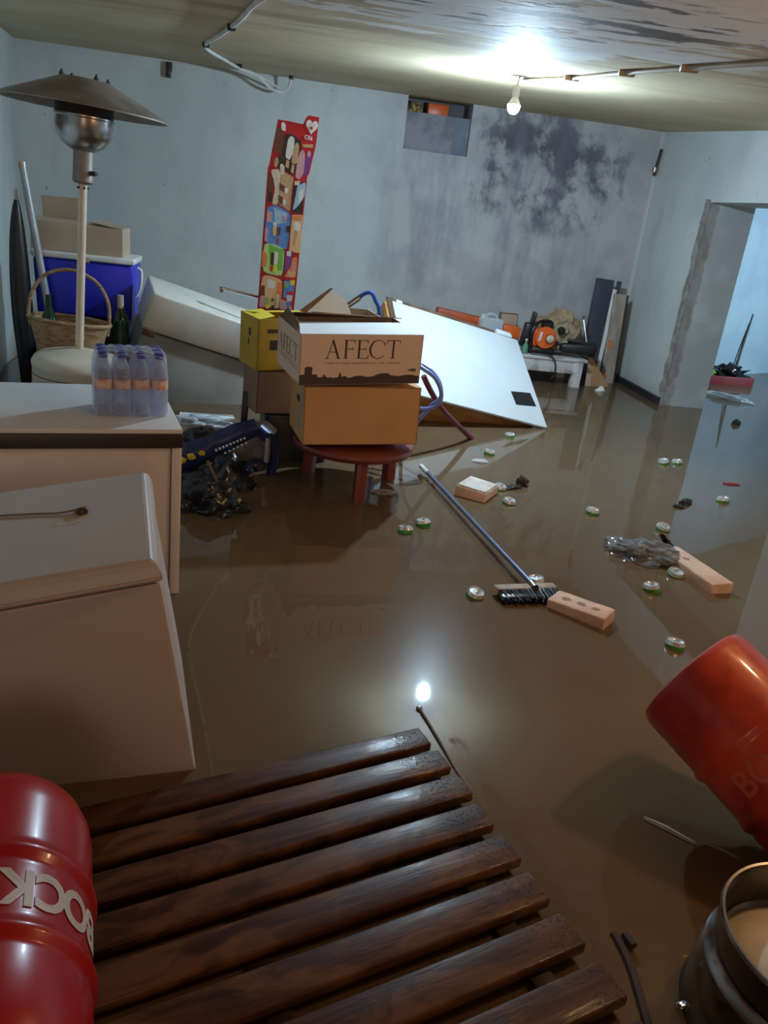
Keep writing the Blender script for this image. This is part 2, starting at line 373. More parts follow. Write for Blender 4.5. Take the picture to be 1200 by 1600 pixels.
MB().tube([Vector(on_ceiling(*p))-L0 for p in P], .011).build('cable_run', m_plaster, t)
MB().tube([Vector(on_ceiling(*p))-L0 for p in [(-.43, 6.9, .03), (-.3, 7.28, .03), (-.2, 7.42, .06), (-.1, 7.5, .10)]], .008).build('second_run', m_plaster, t)
for x, y in ((-.305, 4.53), (-.53, 5.65), (-.40, 7.0), (.0, 7.42)):
    MB().box(Vector(on_ceiling(x, y, .014))-L0, (.04, .04, .028), .005).build('clip', m_black, t)
t = thing('wall_bracket', 'small dark metal bracket under the ceiling on back wall', 'bracket', (-1.02, 7.69, 2.19))
MB().box((0, -.03, .03), (.035, .06, .11), .006).build('arm', m_edge, t); MB().box((0, -.005, .06), (.05, .01, .07)).build('plate', m_edge, t)
t = thing('corner_pipe', 'short dark pipe stub in the far corner below ceiling', 'pipe', (3.40, 7.64, 1.95))
MB().cyl((0, 0, -.03), (.02, .0, .20), .013).build('tube', m_edge, t); MB().lathe([(0, 0), (.022, 0), (.022, .04), (0, .04)]).build('collar', m_steel, t)
# things in the niche
t = thing('niche_board', 'grey brown board closing the high niche in the mouldy wall', 'board', (1.325, 7.755, 1.872), (.03, 0, 0))
MB().box((0, 0, .155), (.585, .02, .31), .004).build('panel', mat('dirty_board', (.30, .29, .32), .9, col2=(.19, .19, .22), scale=4), t)
MB().box((.21, -.013, .155), (.12, .006, .30), .002).build('batten', mat('dirty_board2', (.20, .23, .29), .9), t)
t = thing('orange_box', 'small orange red box on top of the niche board', 'box', (1.27, 7.90, 1.868)); MB().box((.06, -.02, .36), (.19, .10, .10), .008).build('carton', m_orange, t); MB().box((.03, -.02, .155), (.14, .09, .31)).build('lower_carton', m_edge, t)
t = thing('yellow_packet', 'crumpled yellow and cream packet at left end of niche', 'packet', (1.12, 7.90, 1.868)); MB().blob((0, -.02, .35), (.07, .05, .055), .4, 3, 3, 2., fold=.5).build('wrapper', mat('yellow_wrap', (.50, .42, .12), .5, col2=(.14, .08, .04), scale=25, lo=.45, hi=.52), t); MB().box((0, -.02, .16), (.12, .09, .32)).build('carton', m_edge, t)

# ------------------------------------------------------------------ near chest freezer
T = thing('chest_freezer', 'large white chest freezer tilted in the water, nearest on the left', 'freezer', (-.2376, 1.583, .5952), (.0061, -.1681, .1829))
m_fr = mat('freezer_enamel', (.53, .46, .42), .42, col2=(.48, .41, .37), scale=1.6)
W_, D_ = .98, .55
MB().box((-W_/2+.015, D_/2+.005, -.40), (W_, D_-.02, .66), .012).build('body', m_fr, T)
b = MB()      # lid with a chamfered rim
bm = bmesh.new()
def ring(z, o): return [bm.verts.new(p) for p in ((-W_-o, -o, z), (o, -o, z), (o, D_+o, z), (-W_-o, D_+o, z))]
rs = [ring(0, -.0), ring(-.012, .014), ring(-.042, .022), ring(-.052, .018)]
bm.faces.new(rs[0]); bm.faces.new(rs[-1][::-1])
for a, c in zip(rs, rs[1:]):
    for k in range(4): bm.faces.new((a[k], c[k], c[(k+1) % 4], a[(k+1) % 4]))
bmesh.ops.recalc_face_normals(bm, faces=bm.faces); bmesh.ops.bevel(bm, geom=bm.edges[:], offset=.003, segments=2, affect='EDGES')
b.add(bm).build('lid', m_fr, T)
MB().box((-W_/2+.01, D_/2, -.061), (W_-.012, D_-.02, .018)).build('gasket', mat('gasket', (.20, .16, .13), .6), T)
o = MB().blob((-.150, .318, .004), (.016, .020, .008), .35, 3, 3, 1.).build('rusty_fitting', mat('rust', (.20, .12, .05), .8, col2=(.06, .03, .015), scale=60), T)
b = MB(); b.box((-.165, .30, .0006), (.05, .03, .0008), rot=(0, 0, .5)); b.blob((-.185, .262, .0002), (.035, .012, .0012), .2, 2, 2, 3.)
b.build('rust_stain', mat('rust_stain', (.50, .36, .22), .7, col2=(.60, .52, .44), scale=40), T)
t = thing('thin_cord', 'thin grey cord lying across the tilted freezer lid', 'cord', (-.2376, 1.583, .5952), (.0061, -.1681, .1829))
MB().tube([(-.155, .322, .010), (-.177, .325, .006), (-.21, .330, .004), (-.2527, .345, .004), (-.30, .358, .004), (-.3439, .371, .004), (-.45, .40, .004), (-.6, .40, .004)], .0028).build('strand', mat('grey_cord', (.26, .20, .16), .7), t)

# ------------------------------------------------------------------ worktop cabinet
T = thing('worktop_cabinet', 'cream cabinet with white top and dark edge, holding the water bottles', 'cabinet', (-.278, 2.548, FZ), (0, 0, math.radians(14.8)))
m_top = mat('white_top', (.72, .70, .70), .4, col2=(.66, .60, .56), scale=1.3)
H_ = .605-FZ
MB().box((-.50, .30, H_-.008), (1.0, .60, .016), .003).build('top_sheet', m_top, T)
b = MB(); b.box((-.50, .30, H_-.040), (1.004, .604, .048), .003); b.build('top_edge', m_edge, T)
MB().box((-.52, .31, (H_-.07)/2), (.970, .585, H_-.07), .004).build('carcass', m_cream, T)
MB().box((-.0165, .30, (H_-.064)/2), (.031, .585, H_-.064), .002).build('side_panel', m_cream, T)

# ------------------------------------------------------------------ bottle pack on the worktop
T = thing('bottle_pack', 'shrink wrapped pack of small water bottles with blue caps on the white top', 'bottle pack', (-.478, 2.735, .605), (0, 0, math.radians(15)))
def clear(name, col, a, rough=.12):
    m = bpy.data.materials.new(name); m.use_nodes = True; q = NT(m); n = q.n; bs = n['Principled BSDF']
    bs.inputs['Base Color'].default_value = (*col, 1); bs.inputs['Roughness'].default_value = rough
    tr = q.new('ShaderNodeBsdfTransparent'); tr.inputs[0].default_value = (.93, .96, 1, 1)
    lw = q.new('ShaderNodeLayerWeight'); lw.inputs[0].default_value = .35
    f = q.math('ADD', q.math('MULTIPLY', lw.outputs['Facing'], .6), a, True)
    mx = q.new('ShaderNodeMixShader'); q.put(mx.inputs[0], f); q.l.new(tr.outputs[0], mx.inputs[1]); q.l.new(bs.outputs[0], mx.inputs[2]); q.l.new(mx.outputs[0], n['Material Output'].inputs[0])
    q.put(bs.inputs['Normal'], q.bump(q.noise(q.obj(), 55, 3), .25, .004)); return m
m_pet = clear('clear_bottle', (.62, .68, .86), .22); m_film = clear('shrink_film', (.72, .76, .88), .10, .10)
m_cap = mat('blue_cap', (.06, .08, .40), .4); m_lab = mat('orange_label', (.80, .38, .22), .5, col2=(.85, .62, .50), scale=30, lo=.47, hi=.53)
def bottle():
    o = MB().lathe([(0, 0), (.024, 0), (.029, .006), (.029, .03), (.027, .036), (.029, .042), (.029, .085), (.0275, .09), (.0275, .125), (.029, .13), (.028, .142), (.022, .165), (.0125, .184), (.0125, .198), (0, .198)], 20).build('bottle', m_pet, T)
    MB().lathe([(0, .192), (.0145, .192), (.0150, .194), (.0145, .210), (.012, .212), (0, .212)], 16).build('cap', m_cap, o)
    MB().lathe([(.0282, .092), (.0290, .093), (.0290, .122), (.0282, .123)], 20).build('label', m_lab, o)
    return o
b0 = bottle(); k = 0
for i in range(4):
    for j in range(3):
        o = b0 if k == 0 else copy_tree(b0)
        o.location = ((i-1.5)*.0595, (j-1)*.0595, .001); o.rotation_euler = (0, 0, random.uniform(0, 6)); k += 1
def film(u, v):      # rounded loop around the bottles
    a = 2*PI*u; n = 5; c, s_ = math.cos(a), math.sin(a)
    r = 1/((abs(c)/.121)**n+(abs(s_)/.091)**n)**(1/n)
    z = v*.20; k = 1.0
    if v > .7: k = 1-.10*((v-.7)/.3)**1.5; z = .14+.06*math.sin((v-.7)/.3*PI/2)
    r2 = r*k*(1+.012*math.cos(a*8)+.006*noise.noise(Vector((c*4, s_*4, z*30))))
    return (r2*c, r2*s_, z+.002)
b = MB().grid(film, 72, 14)
b.grid(lambda u, v: ((u-.5)*.225, (v-.5)*.165, .2135-.010*((2*u-1)**4+(2*v-1)**4)+.004*math.cos((u-.5)*4*2*PI)*math.cos((v-.5)*3*2*PI)), 36, 24)
b.build('shrink_wrap', m_film, T)

# ------------------------------------------------------------------ patio heater
T = thing('patio_heater', 'tall patio heater with wide metal dish and white base at left', 'patio heater', (-1.09, 4.5, FZ), (0, .045, 0))
m_hb = mat('heater_base_white', (.66, .60, .50), .4, col2=(.58, .50, .38), scale=3)
MB().lathe([(0, 0), (.235, 0), (.238, .02), (.238, .69), (.243, .70), (.243, .72), (.230, .745), (.20, .765), (.05, .80), (0, .80)], 48).build('base', m_hb, T)
MB().lathe([(.2385, .655), (.2395, .655), (.2395, .66), (.2385, .66)], 48).build('base_seam', m_edge, T)
MB().cyl((0, 0, .78), (0, 0, 1.67), .0215, seg=24).build('pole', mat('cream_pole', (.72, .60, .46), .35, col2=(.66, .54, .40)), T)
for a in (0.6, 2.2, 3.9, 5.2): MB().lathe([(0, 0), (.006, 0), (.006, .008), (0, .008)], 8, Matrix.Translation((.022*math.cos(a), .022*math.sin(a), 1.625)) @ Matrix.Rotation(a, 4, 'Z') @ Matrix.Rotation(PI/2, 4, 'Y')).build('bolt', m_black, T)
MB().lathe([(0, 1.64), (.040, 1.645), (.052, 1.655), (.052, 1.68), (.050, 1.69), (.050, 1.80), (.054, 1.805), (0, 1.805)], 32).build('neck', m_dull, T)
MB().cyl((.045, -.03, 1.70), (.075, -.045, 1.70), .012, .010).build('knob', m_black, T)
MB().lathe([(0, 1.795), (.06, 1.80), (.10, 1.825), (.130, 1.86), (.142, 1.90), (.142, 1.945), (.146, 1.95), (.146, 1.957), (.138, 1.96)], 48).build('burner_bowl', m_steel, T)
MB().lathe([(0, 1.955), (.139, 1.955), (.139, 2.005), (.143, 2.01), (0, 2.01)], 48).build('emitter_screen', mat('dark_mesh', (.045, .028, .022), .5, .6, bump=.9, bscale=150), T)
b = MB(); b.lathe([(0, 2.123), (.12, 2.120), (.13, 2.114), (.37, 2.010), (.397, 1.992), (.399, 1.986), (.395, 1.986), (.365, 2.003), (.127, 2.106), (0, 2.114)], 64)
b.build('reflector_dish', m_dull, T)
for a in (.5, 2.4, 3.6, 5.4): MB().lathe([(0, 2.118), (.012, 2.118), (.012, 2.132), (.006, 2.133), (.006, 2.144), (0, 2.146)], 10, Matrix.Translation((.11*math.cos(a), .11*math.sin(a), 0))).build('wing_nut', m_edge, T)
for a in (0.9, 2.9, 5.): MB().cyl((.12*math.cos(a), .12*math.sin(a), 2.0), (.12*math.cos(a), .12*math.sin(a), 2.11), .005).build('stand_off', m_edge, T)

# ------------------------------------------------------------------ left corner clutter
def crate(name, label, loc, size, rz, m):
    T = thing(name, label, 'crate', loc, (0, 0, rz)); sx, sy, sz = size; b = MB(); w_ = .012
    b.box((0, 0, .01), (sx, sy, .02)); b.box((0, -sy/2+w_/2, sz/2), (sx, w_, sz)); b.box((0, sy/2-w_/2, sz/2), (sx, w_, sz)); b.box((-sx/2+w_/2, 0, sz/2), (w_, sy, sz)); b.box((sx/2-w_/2, 0, sz/2), (w_, sy, sz)); b.box((0, 0, sz-.02), (sx-.01, sy-.01, .02))
    b.build('shell', m, T)
    b = MB()
    for z in (.02, sz*.5, sz-.02): b.box((0, 0, z), (sx+.012, sy+.012, .022), .003)
    b.build('ribs', m, T); return T
m_crate = mat('black_crate', (.016, .018, .016), .5)
crate('plastic_crate', 'dark plastic crate stack under the blue cool box', (-1.225, 5.52, FZ), (.56, .36, .83), 0, m_crate)
crate('plastic_crate', 'dark crate under the wicker basket behind heater base', (-1.135, 5.05, FZ), (.51, .33, .66), .03, m_crate)
T = thing('cool_box', 'blue cool box with white lid under the open carton', 'cool box', (-1.22, 5.52, .485), (0, 0, .03))
b = MB(); bm = pbox(.60, .36, .35, .02, 3)
for v in bm.verts:
    if v.co.z < 0: v.co.x *= .965; v.co.y *= .95
b.add(bm, Matrix.Translation((0, 0, .175))); b.build('body', mat('blue_plastic', (.014, .022, .52), .35), T)
MB().box((0, 0, .368), (.62, .38, .038), .010, seg=3).build('lid', m_plaster, T)
MB().box((.02, -.195, .352), (.05, .014, .03), .004).build('latch', m_steel, T)
b = MB(); b.tube([(.305, -.02, .32), (.33, -.02, .30), (.325, -.02, .20), (.30, -.02, .14)], .010); b.build('carry_handle', m_plaster, T)
T = thing('open_carton', 'pale open cardboard box standing on the blue cool box', 'cardboard box', (-1.26, 5.53, .873), (0, 0, .03))
b = MB(); sx, sy, sz = .54, .32, .165
b.box((0, 0, .004), (sx, sy, .008)); b.box((0, -sy/2, sz/2), (sx, .006, sz)); b.box((0, sy/2, sz/2), (sx, .006, sz)); b.box((-sx/2, 0, sz/2), (.006, sy, sz)); b.box((sx/2, 0, sz/2), (.006, sy, sz))
b.build('walls', m_cardp, T)
MB().slab([(-.27, -.158, .168), (.27, -.158, .160), (.265, .02, .176), (-.27, .02, .182)], .005).build('front_flap', m_cardp, T)
MB().slab([(-.27, .155, .165), (-.01, .155, .165), (-.01, .13, .315), (-.27, .13, .31)], .005).build('raised_flap', m_cardp, T)
MB().slab([(.266, -.15, .163), (.266, .15, .163), (.10, .14, .195), (.10, -.12, .185)], .005).build('side_flap', m_cardp, T)
# wicker basket
T = thing('wicker_basket', 'woven wicker basket with tall hoop handle behind heater pole', 'basket', (-1.215, 4.92, .315), (0, .06, .05))
m_wick = mat('wicker', (.42, .27, .14), .7, col2=(.26, .15, .07), scale=18, stretch=(1, 1, 3), bump=.8, bscale=40)
def bask(u, v):
    a = 2*PI*u; r = (.17+.055*v)*(1+.012*math.sin(a*22+PI*round(v*12))); return (r*math.cos(a), .62*r*math.sin(a), .21*v)
b = MB().grid(bask, 132, 12, .006); b.lathe([(0, .004), (.172, .004), (.172, .012), (0, .012)], 32, Matrix.Diagonal((1, .62, 1, 1))); b.build('body', m_wick, T)
MB().tube([(.228*math.cos(2*PI*k/24), .142*math.sin(2*PI*k/24), .212) for k in range(24)], .012, closed=True, sub=2).build('rim', m_wick, T)
MB().tube([(-.215, 0, .15), (-.228, 0, .24), (-.205, 0, .36), (-.13, 0, .46), (0, 0, .50), (.13, 0, .46), (.205, 0, .36), (.222, 0, .24), (.215, 0, .15)], .010).build('handle', m_wick, T)
# bottles
m_green = mat('dark_green_glass', (.008, .035, .018), .12)
def wine(name, label, loc, h=.31, m=m_green, rot=(0, 0, 0), foil=(.55, .50, .42)):
    T = thing(name, label, 'bottle', loc, rot); s = h/.31
    MB().lathe([(0, 0), (.036*s, 0), (.041*s, .006*s), (.041*s, .17*s), (.036*s, .20*s), (.016*s, .245*s), (.0145*s, .30*s), (0, .30*s)], 28).build('glass', m, T)
    MB().lathe([(.0160*s, .235*s), (.0170*s, .24*s), (.0160*s, .30*s), (.0165*s, .31*s), (0, .31*s)], 20).build('foil', mat('foil_'+str(foil), foil, .4, .3), T)
    return T
wine('glass_bottle', 'dark green bottle with pale neck right of the basket', (-.945, 5.10, .318), .36)
wine('glass_bottle', 'dark green bottle inside the basket hoop at left', (-1.32, 4.93, .33), .33, foil=(.02, .05, .03))
# leaning tube and dark bundle
T = thing('grey_pole', 'grey tube leaning in the left corner before the cartons', 'pole', (-1.29, 5.285, FZ), (0, 0, 0))
MB().cyl((0, 0, 0), (-.245, 0, 1.69), .022, seg=20).build('tube', mat('grey_pipe', (.36, .38, .38), .4, .2), T)
MB().lathe([(0, 0), (.024, 0), (.024, .03), (0, .03)], 20, Matrix.Translation((-.245, 0, 1.685))).build('end_cap', m_steel, T)
T = thing('folded_parasol', 'black folded parasol leaning in the left corner', 'parasol', (-1.645, 5.28, FZ), (0, .0, 0))
MB().tube([(.10, 0, 0), (.09, 0, .5), (.07, 0, .9), (.065, 0, 1.3), (.068, 0, 1.50)], lambda t: .05*math.sin(PI*min(1, max(.08, t*.9+.1)))+.012, 12).build('cover', m_black, T)
MB().cyl((.068, 0, 1.49), (.068, 0, 1.56), .009).build('tip', m_steel, T)

# ------------------------------------------------------------------ far tipped freezer
T = thing('tipped_freezer', 'white freezer lying tipped against the clutter by the back wall', 'freezer', (-.7335, 5.014, .7243), (.20, .272, .300))
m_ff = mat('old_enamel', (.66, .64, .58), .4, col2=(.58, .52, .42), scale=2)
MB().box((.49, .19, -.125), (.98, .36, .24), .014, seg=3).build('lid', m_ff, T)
MB().box((.49, .20, -.62), (.955, .33, .72), .01).build('body', mat('shaded_enamel', (.38, .36, .32), .5, col2=(.30, .28, .25), scale=3), T)  # white body greyed to paint in the shade below the lid
MB().box((.045, -.004, -.250), (.075, .03, .045), .004).build('hinge', mat('rusty_hinge', (.13, .06, .03), .7), T)
T = thing('chrome_tube', 'short chrome tube resting on the tipped freezer', 'metal tube', (-.347, 5.21, .768), (0, 0, 0))
MB().cyl((0, 0, 0), (.26, .02, -.038), .010).build('rod', m_chrome, T); MB().box((-.004, 0, -.008), (.022, .03, .035), .006).build('end_fitting', m_steel, T)

# ------------------------------------------------------------------ ice cream sign
T = thing('ice_cream_sign', 'tall narrow red ice cream display board leaning above the boxes', 'sign', (-.155, 4.95, -.02), (0, .054, 0))
MBX = Matrix.Translation((0, 0, .73))
def zx(X, Y): return ((X-(200+(1510-Y)*.1047))*.00079, (1510-Y)*.000752)
m_sr = mat('sign_red', (.62, .015, .03), .4)
b = MB(); b.poly([(.13, -.71), (.13, -.40), (0, -.40)]+[zx(*p) for p in ((200, 1510), (275, 470), (283, 455), (345, 128), (440, 126), (525, 128), (540, 90), (560, 62), (640, 60), (620, 250), (575, 460), (562, 480), (480, 1490))]+[(.222, -.71)], .012, MBX)
b.build('board', m_sr, T, False)
cols = {'w': (.80, .80, .80), 'br': (.14, .055, .035), 'dk': (.035, .025, .03), 'tan': (.55, .36, .20), 'pk': (.62, .35, .42), 'pu': (.20, .06, .28), 'cr': (.68, .64, .48), 'bl': (.10, .28, .72), 'lb': (.35, .55, .85), 'or': (.85, .25, .08), 'gr': (.18, .55, .10), 'ye': (.85, .70, .05), 'lo': (.88, .50, .28), 're': (.6, .03, .04), 'lg': (.45, .75, .30)}
ck = list(cols); mm = [mat('print_'+k, tuple(min(.92, c*1.3) for c in cols[k]), .45, col2=tuple(min(.9, c*1.12) for c in cols[k]), scale=60) for k in ck]
art = [('br', [(330, 190), (375, 180), (385, 250), (375, 360), (318, 355)]), ('w', [(368, 150), (385, 138), (402, 155), (400, 200), (372, 195)]),
 ('dk', [(395, 215), (450, 208), (516, 245), (508, 340), (468, 500), (330, 440), (340, 380), (375, 365), (388, 290)]),
 ('w', [(418, 250), (440, 220), (466, 235), (462, 320), (432, 392), (400, 375)]), ('tan', [(462, 290), (485, 255), (500, 280), (488, 400), (462, 415), (444, 400)]),
 ('pk', [(505, 320), (530, 300), (545, 330), (535, 470), (500, 515), (475, 500), (485, 400)]), ('pu', [(555, 310), (592, 300), (580, 400), (560, 470), (532, 480), (545, 380)]), ('pk', [(560, 310), (575, 298), (585, 315), (577, 345), (562, 340)]),
 ('tan', [(325, 400), (345, 380), (355, 420), (335, 460), (320, 450)]), ('tan', [(520, 265), (600, 250), (598, 275), (530, 285)]), ('tan', [(410, 390), (430, 395), (425, 450), (400, 440)]), ('tan', [(448, 415), (468, 420), (460, 480), (440, 470)]),
 ('cr', [(295, 480), (355, 465), (370, 500), (350, 720), (305, 725), (330, 600)]), ('tan', [(375, 470), (462, 505), (440, 750), (352, 712)]), ('cr', [(362, 430), (382, 424), (398, 445), (390, 500), (368, 505)]),
 ('br', [(283, 500), (318, 540), (310, 640), (278, 640)]), ('dk', [(282, 640), (310, 632), (306, 710), (274, 712)]), ('br', [(362, 560), (420, 590), (410, 625), (360, 610)]), ('w', [(398, 585), (424, 590), (418, 628), (398, 622)]), ('br', [(350, 650), (385, 655), (390, 705), (362, 712)]), ('w', [(385, 672), (408, 676), (404, 712), (386, 708)]),
 ('dk', [(466, 545), (552, 520), (530, 758), (450, 752)]), ('lb', [(490, 560), (552, 520), (548, 620), (500, 700), (458, 745), (478, 640)]), ('w', [(500, 600), (540, 570), (530, 650), (505, 680)]), ('cr', [(470, 530), (510, 520), (505, 555), (470, 556)]),
 ('bl', [(270, 750), (340, 722), (450, 765), (428, 1045), (250, 1012)]), ('lb', [(320, 740), (420, 770), (410, 840), (330, 860)]), ('pk', [(272, 775), (310, 780), (308, 850), (270, 855)]), ('w', [(315, 850), (345, 850), (340, 880), (318, 880)]), ('lo', [(312, 882), (342, 882), (335, 950), (315, 945)]), ('br', [(345, 890), (375, 870), (370, 930), (352, 950)]), ('dk', [(415, 860), (442, 855), (438, 905), (414, 905)]), ('pk', [(395, 790), (418, 790), (412, 830), (393, 825)]), ('pk', [(258, 900), (280, 905), (270, 1000), (252, 1000)]), ('re', [(345, 960), (362, 960), (358, 1000), (345, 1000)]),
 ('lo', [(455, 775), (535, 760), (520, 1045), (436, 1045)]), ('w', [(470, 830), (500, 812), (520, 840), (512, 885), (468, 880)]), ('tan', [(472, 885), (500, 885), (478, 1000), (462, 990)]), ('or', [(460, 780), (530, 765), (528, 800), (462, 810)]),
 ('lg', [(250, 1015), (330, 1010), (405, 1040), (390, 1245), (238, 1235)]), ('gr', [(285, 1020), (395, 1040), (385, 1200), (290, 1200)]), ('dk', [(302, 1075), (324, 1075), (318, 1170), (298, 1165)]), ('w', [(328, 1065), (356, 1065), (350, 1160), (324, 1165)]), ('re', [(296, 1175), (318, 1175), (312, 1220), (292, 1215)]), ('ye', [(322, 1170), (350, 1168), (345, 1220), (320, 1215)]),
 ('or', [(238, 1060), (270, 1090), (275, 1140), (262, 1190), (230, 1200)]), ('pu', [(412, 1050), (466, 1035), (450, 1150), (405, 1215)]), ('w', [(420, 1048), (455, 1040), (448, 1082), (420, 1080)]), ('or', [(460, 1090), (500, 1075), (492, 1240), (400, 1245), (430, 1190), (452, 1150)]), ('pk', [(465, 1120), (490, 1118), (486, 1190), (462, 1190)]), ('lo', [(430, 1195), (485, 1190), (480, 1235), (425, 1235)]),
 ('lo', [(235, 1262), (300, 1250), (392, 1275), (375, 1500), (215, 1500)]), ('w', [(276, 1285), (335, 1285), (330, 1345), (274, 1345)]), ('br', [(230, 1340), (255, 1330), (256, 1412), (222, 1420)]), ('pk', [(222, 1425), (258, 1420), (250, 1505), (212, 1505)]), ('or', [(355, 1290), (385, 1295), (378, 1400), (345, 1380)]), ('gr', [(265, 1420), (285, 1420), (278, 1480), (262, 1480)]), ('ye', [(262, 1480), (290, 1478), (284, 1510), (260, 1510)]), ('dk', [(310, 1420), (330, 1435), (305, 1450)]), ('dk', [(306, 1480), (326, 1478), (324, 1510), (303, 1510)]), ('cr', [(345, 1390), (362, 1385), (360, 1490), (345, 1495)]),
 ('bl', [(402, 1275), (482, 1262), (470, 1400), (395, 1405)]), ('ye', [(448, 1262), (484, 1258), (480, 1296), (446, 1300)]), ('gr', [(405, 1290), (432, 1288), (430, 1325), (404, 1325)]), ('re', [(425, 1352), (470, 1345), (468, 1375), (425, 1375)]), ('w', [(420, 1380), (468, 1378), (460, 1425), (425, 1425)]), ('pk', [(378, 1420), (440, 1430), (470, 1490), (370, 1500)]), ('bl', [(415, 1440), (460, 1425), (440, 1478), (425, 1470)])]
b = MB()
for i, (c, pts) in enumerate(art):
    q = [zx(*p) for p in pts]
    # soften the corners of every printed shape
    r = []
    for k in range(len(q)):
        a, c0, d = Vector(q[k-1]), Vector(q[k]), Vector(q[(k+1) % len(q)])
        if len(q) > 4: r += [tuple(c0.lerp(a, .25)), tuple(c0*.9+(a+d)*.05), tuple(c0.lerp(d, .25))]
        else: r.append(tuple(c0))
    b.poly(r, .0008+.00005*i, MBX @ Matrix.Translation((0, -.0010-.00012*i, 0)), ck.index(c))
b.build('printed_pictures', mm, T, False)
b = MB(); hp = []
for k in range(36):
    a = 2*PI*k/36; x = 16*math.sin(a)**3; z = 13*math.cos(a)-5*math.cos(2*a)-2*math.cos(3*a)-math.cos(4*a)
    c0 = zx(588, 132); hp.append((c0[0]+x*.00215, c0[1]+z*.0026))
b.poly(hp, .001, MBX @ Matrix.Translation((0, -.002, 0))); b.build('heart_logo', mm[0], T, False)
b = MB(); c0 = zx(587, 136); b.poly([(c0[0]-.007, c0[1]), (c0[0], c0[1]+.003), (c0[0]+.007, c0[1]), (c0[0]+.004, c0[1]-.014), (c0[0]-.003, c0[1]-.015)], .001, MBX @ Matrix.Translation((0, -.0035, 0)))
b.poly([(c0[0]-.018, c0[1]+.012), (c0[0]-.011, c0[1]+.014), (c0[0]-.006, c0[1]+.011), (c0[0]-.011, c0[1]+.011)], .001, MBX @ Matrix.Translation((0, -.0035, 0))); b.poly([(c0[0]+.018, c0[1]+.012), (c0[0]+.011, c0[1]+.014), (c0[0]+.006, c0[1]+.011), (c0[0]+.011, c0[1]+.011)], .001, MBX @ Matrix.Translation((0, -.0035, 0)))
b.build('heart_face', m_sr, T, False)
b = MB(); c0 = zx(565, 213); b.add(text_bm('Olá', .032, .0004, bold=.0006), MBX @ Matrix.Translation((c0[0], -.002, c0[1])) @ XZ); b.build('lettering', mm[0], T, False)

# ------------------------------------------------------------------ stool with boxes
m_stool = mat('red_brown_plastic', (.20, .035, .025), .35, col2=(.16, .025, .02), scale=3)
SX, SY, SZ = .43, 3.86, .242
T = thing('round_table', 'round red brown low table under the stacked cartons', 'table', (SX, SY, FZ))
hs = SZ-FZ
MB().lathe([(0, hs-.03), (.27, hs-.03), (.285, hs-.045), (.30, hs-.04), (.31, hs-.02), (.305, hs-.004), (.295, hs), (0, hs)], 64).build('tabletop', m_stool, T)
for k, a in enumerate((-1.47, .50, 2.55)):
    c, s_ = math.cos(a), math.sin(a); b = MB()
    p, q = Vector((.245*c, .245*s_, hs-.04)), Vector((.265*c, .265*s_, 0)); Mx = Matrix.Translation((p+q)/2) @ (p-q).to_track_quat('Z', 'Y').to_matrix().to_4x4()
    b.add(pbox(.058, .058, (p-q).length, .010, 2), Mx); b.build('leg', m_stool, T)
def carton(T, w_, d, h, m, t_=.005, top=True):
    b = MB(); b.box((w_/2, d/2, t_/2), (w_, d, t_)); b.box((w_/2, t_/2, h/2), (w_, t_, h)); b.box((w_/2, d-t_/2, h/2), (w_, t_, h)); b.box((t_/2, d/2, h/2), (t_, d, h)); b.box((w_-t_/2, d/2, h/2), (t_, d, h))
    if top: b.box((w_/2, d/2, h-t_/2), (w_, d, t_))
    return b.build('walls', m, T, False)
m_cardo = mat('orange_cardboard', (.66, .37, .15), .8, col2=(.62, .34, .135), scale=2.)
T = thing('brown_carton', 'plain brown carton on the round table below the printed box', 'cardboard box', (.162, 3.6175, .262), (math.radians(-1.5), math.radians(-2.0), math.radians(8.6)))
carton(T, .572, .40, .283, m_cardo)
b = MB(); b.box((-.0008, .06, .20), (.001, .05, .12), rot=(0, 0, 0)); b.box((-.0008, .13, .10), (.001, .06, .11)); b.build('torn_labels', mat('grey_label', (.42, .38, .33), .7), T, False)
MB().box((-.0012, .15, .195), (.002, .07, .03)).build('hand_hole', m_black, T, False)
# printed wine box
T = thing('printed_carton', 'white topped wine box printed with town skyline, topmost of stack', 'cardboard box', (.1209, 3.5677, .5575), (math.radians(2.93), math.radians(-2.47), math.radians(14.7)))
m_print = mat('printed_tan_card', (.86, .64, .48), .7, col2=(.83, .61, .45), scale=2)
m_wcard = mat('white_card', (.80, .80, .82), .6, col2=(.76, .76, .78))
BW, BD, BH = .601, .40, .2323
carton(T, BW, BD, BH, m_print, top=False)
MB().slab([(.0, .0, BH), (BW, .0, BH), (BW-.004, .20, BH+.012), (.01, .20, BH+.012)], .004).build('front_flap', m_wcard, T, False)
MB().slab([(.002, BD, BH), (BW, BD, BH), (BW-.03, BD-.18, BH+.035), (.03, BD-.20, BH+.060)], .004).build('back_flap', m_cardin, T, False)
MB().slab([(0, .02, BH), (0, BD-.02, BH), (.03, BD-.05, BH+.05), (.02, .12, BH+.035)], .004).build('side_flap', m_cardin, T, False)
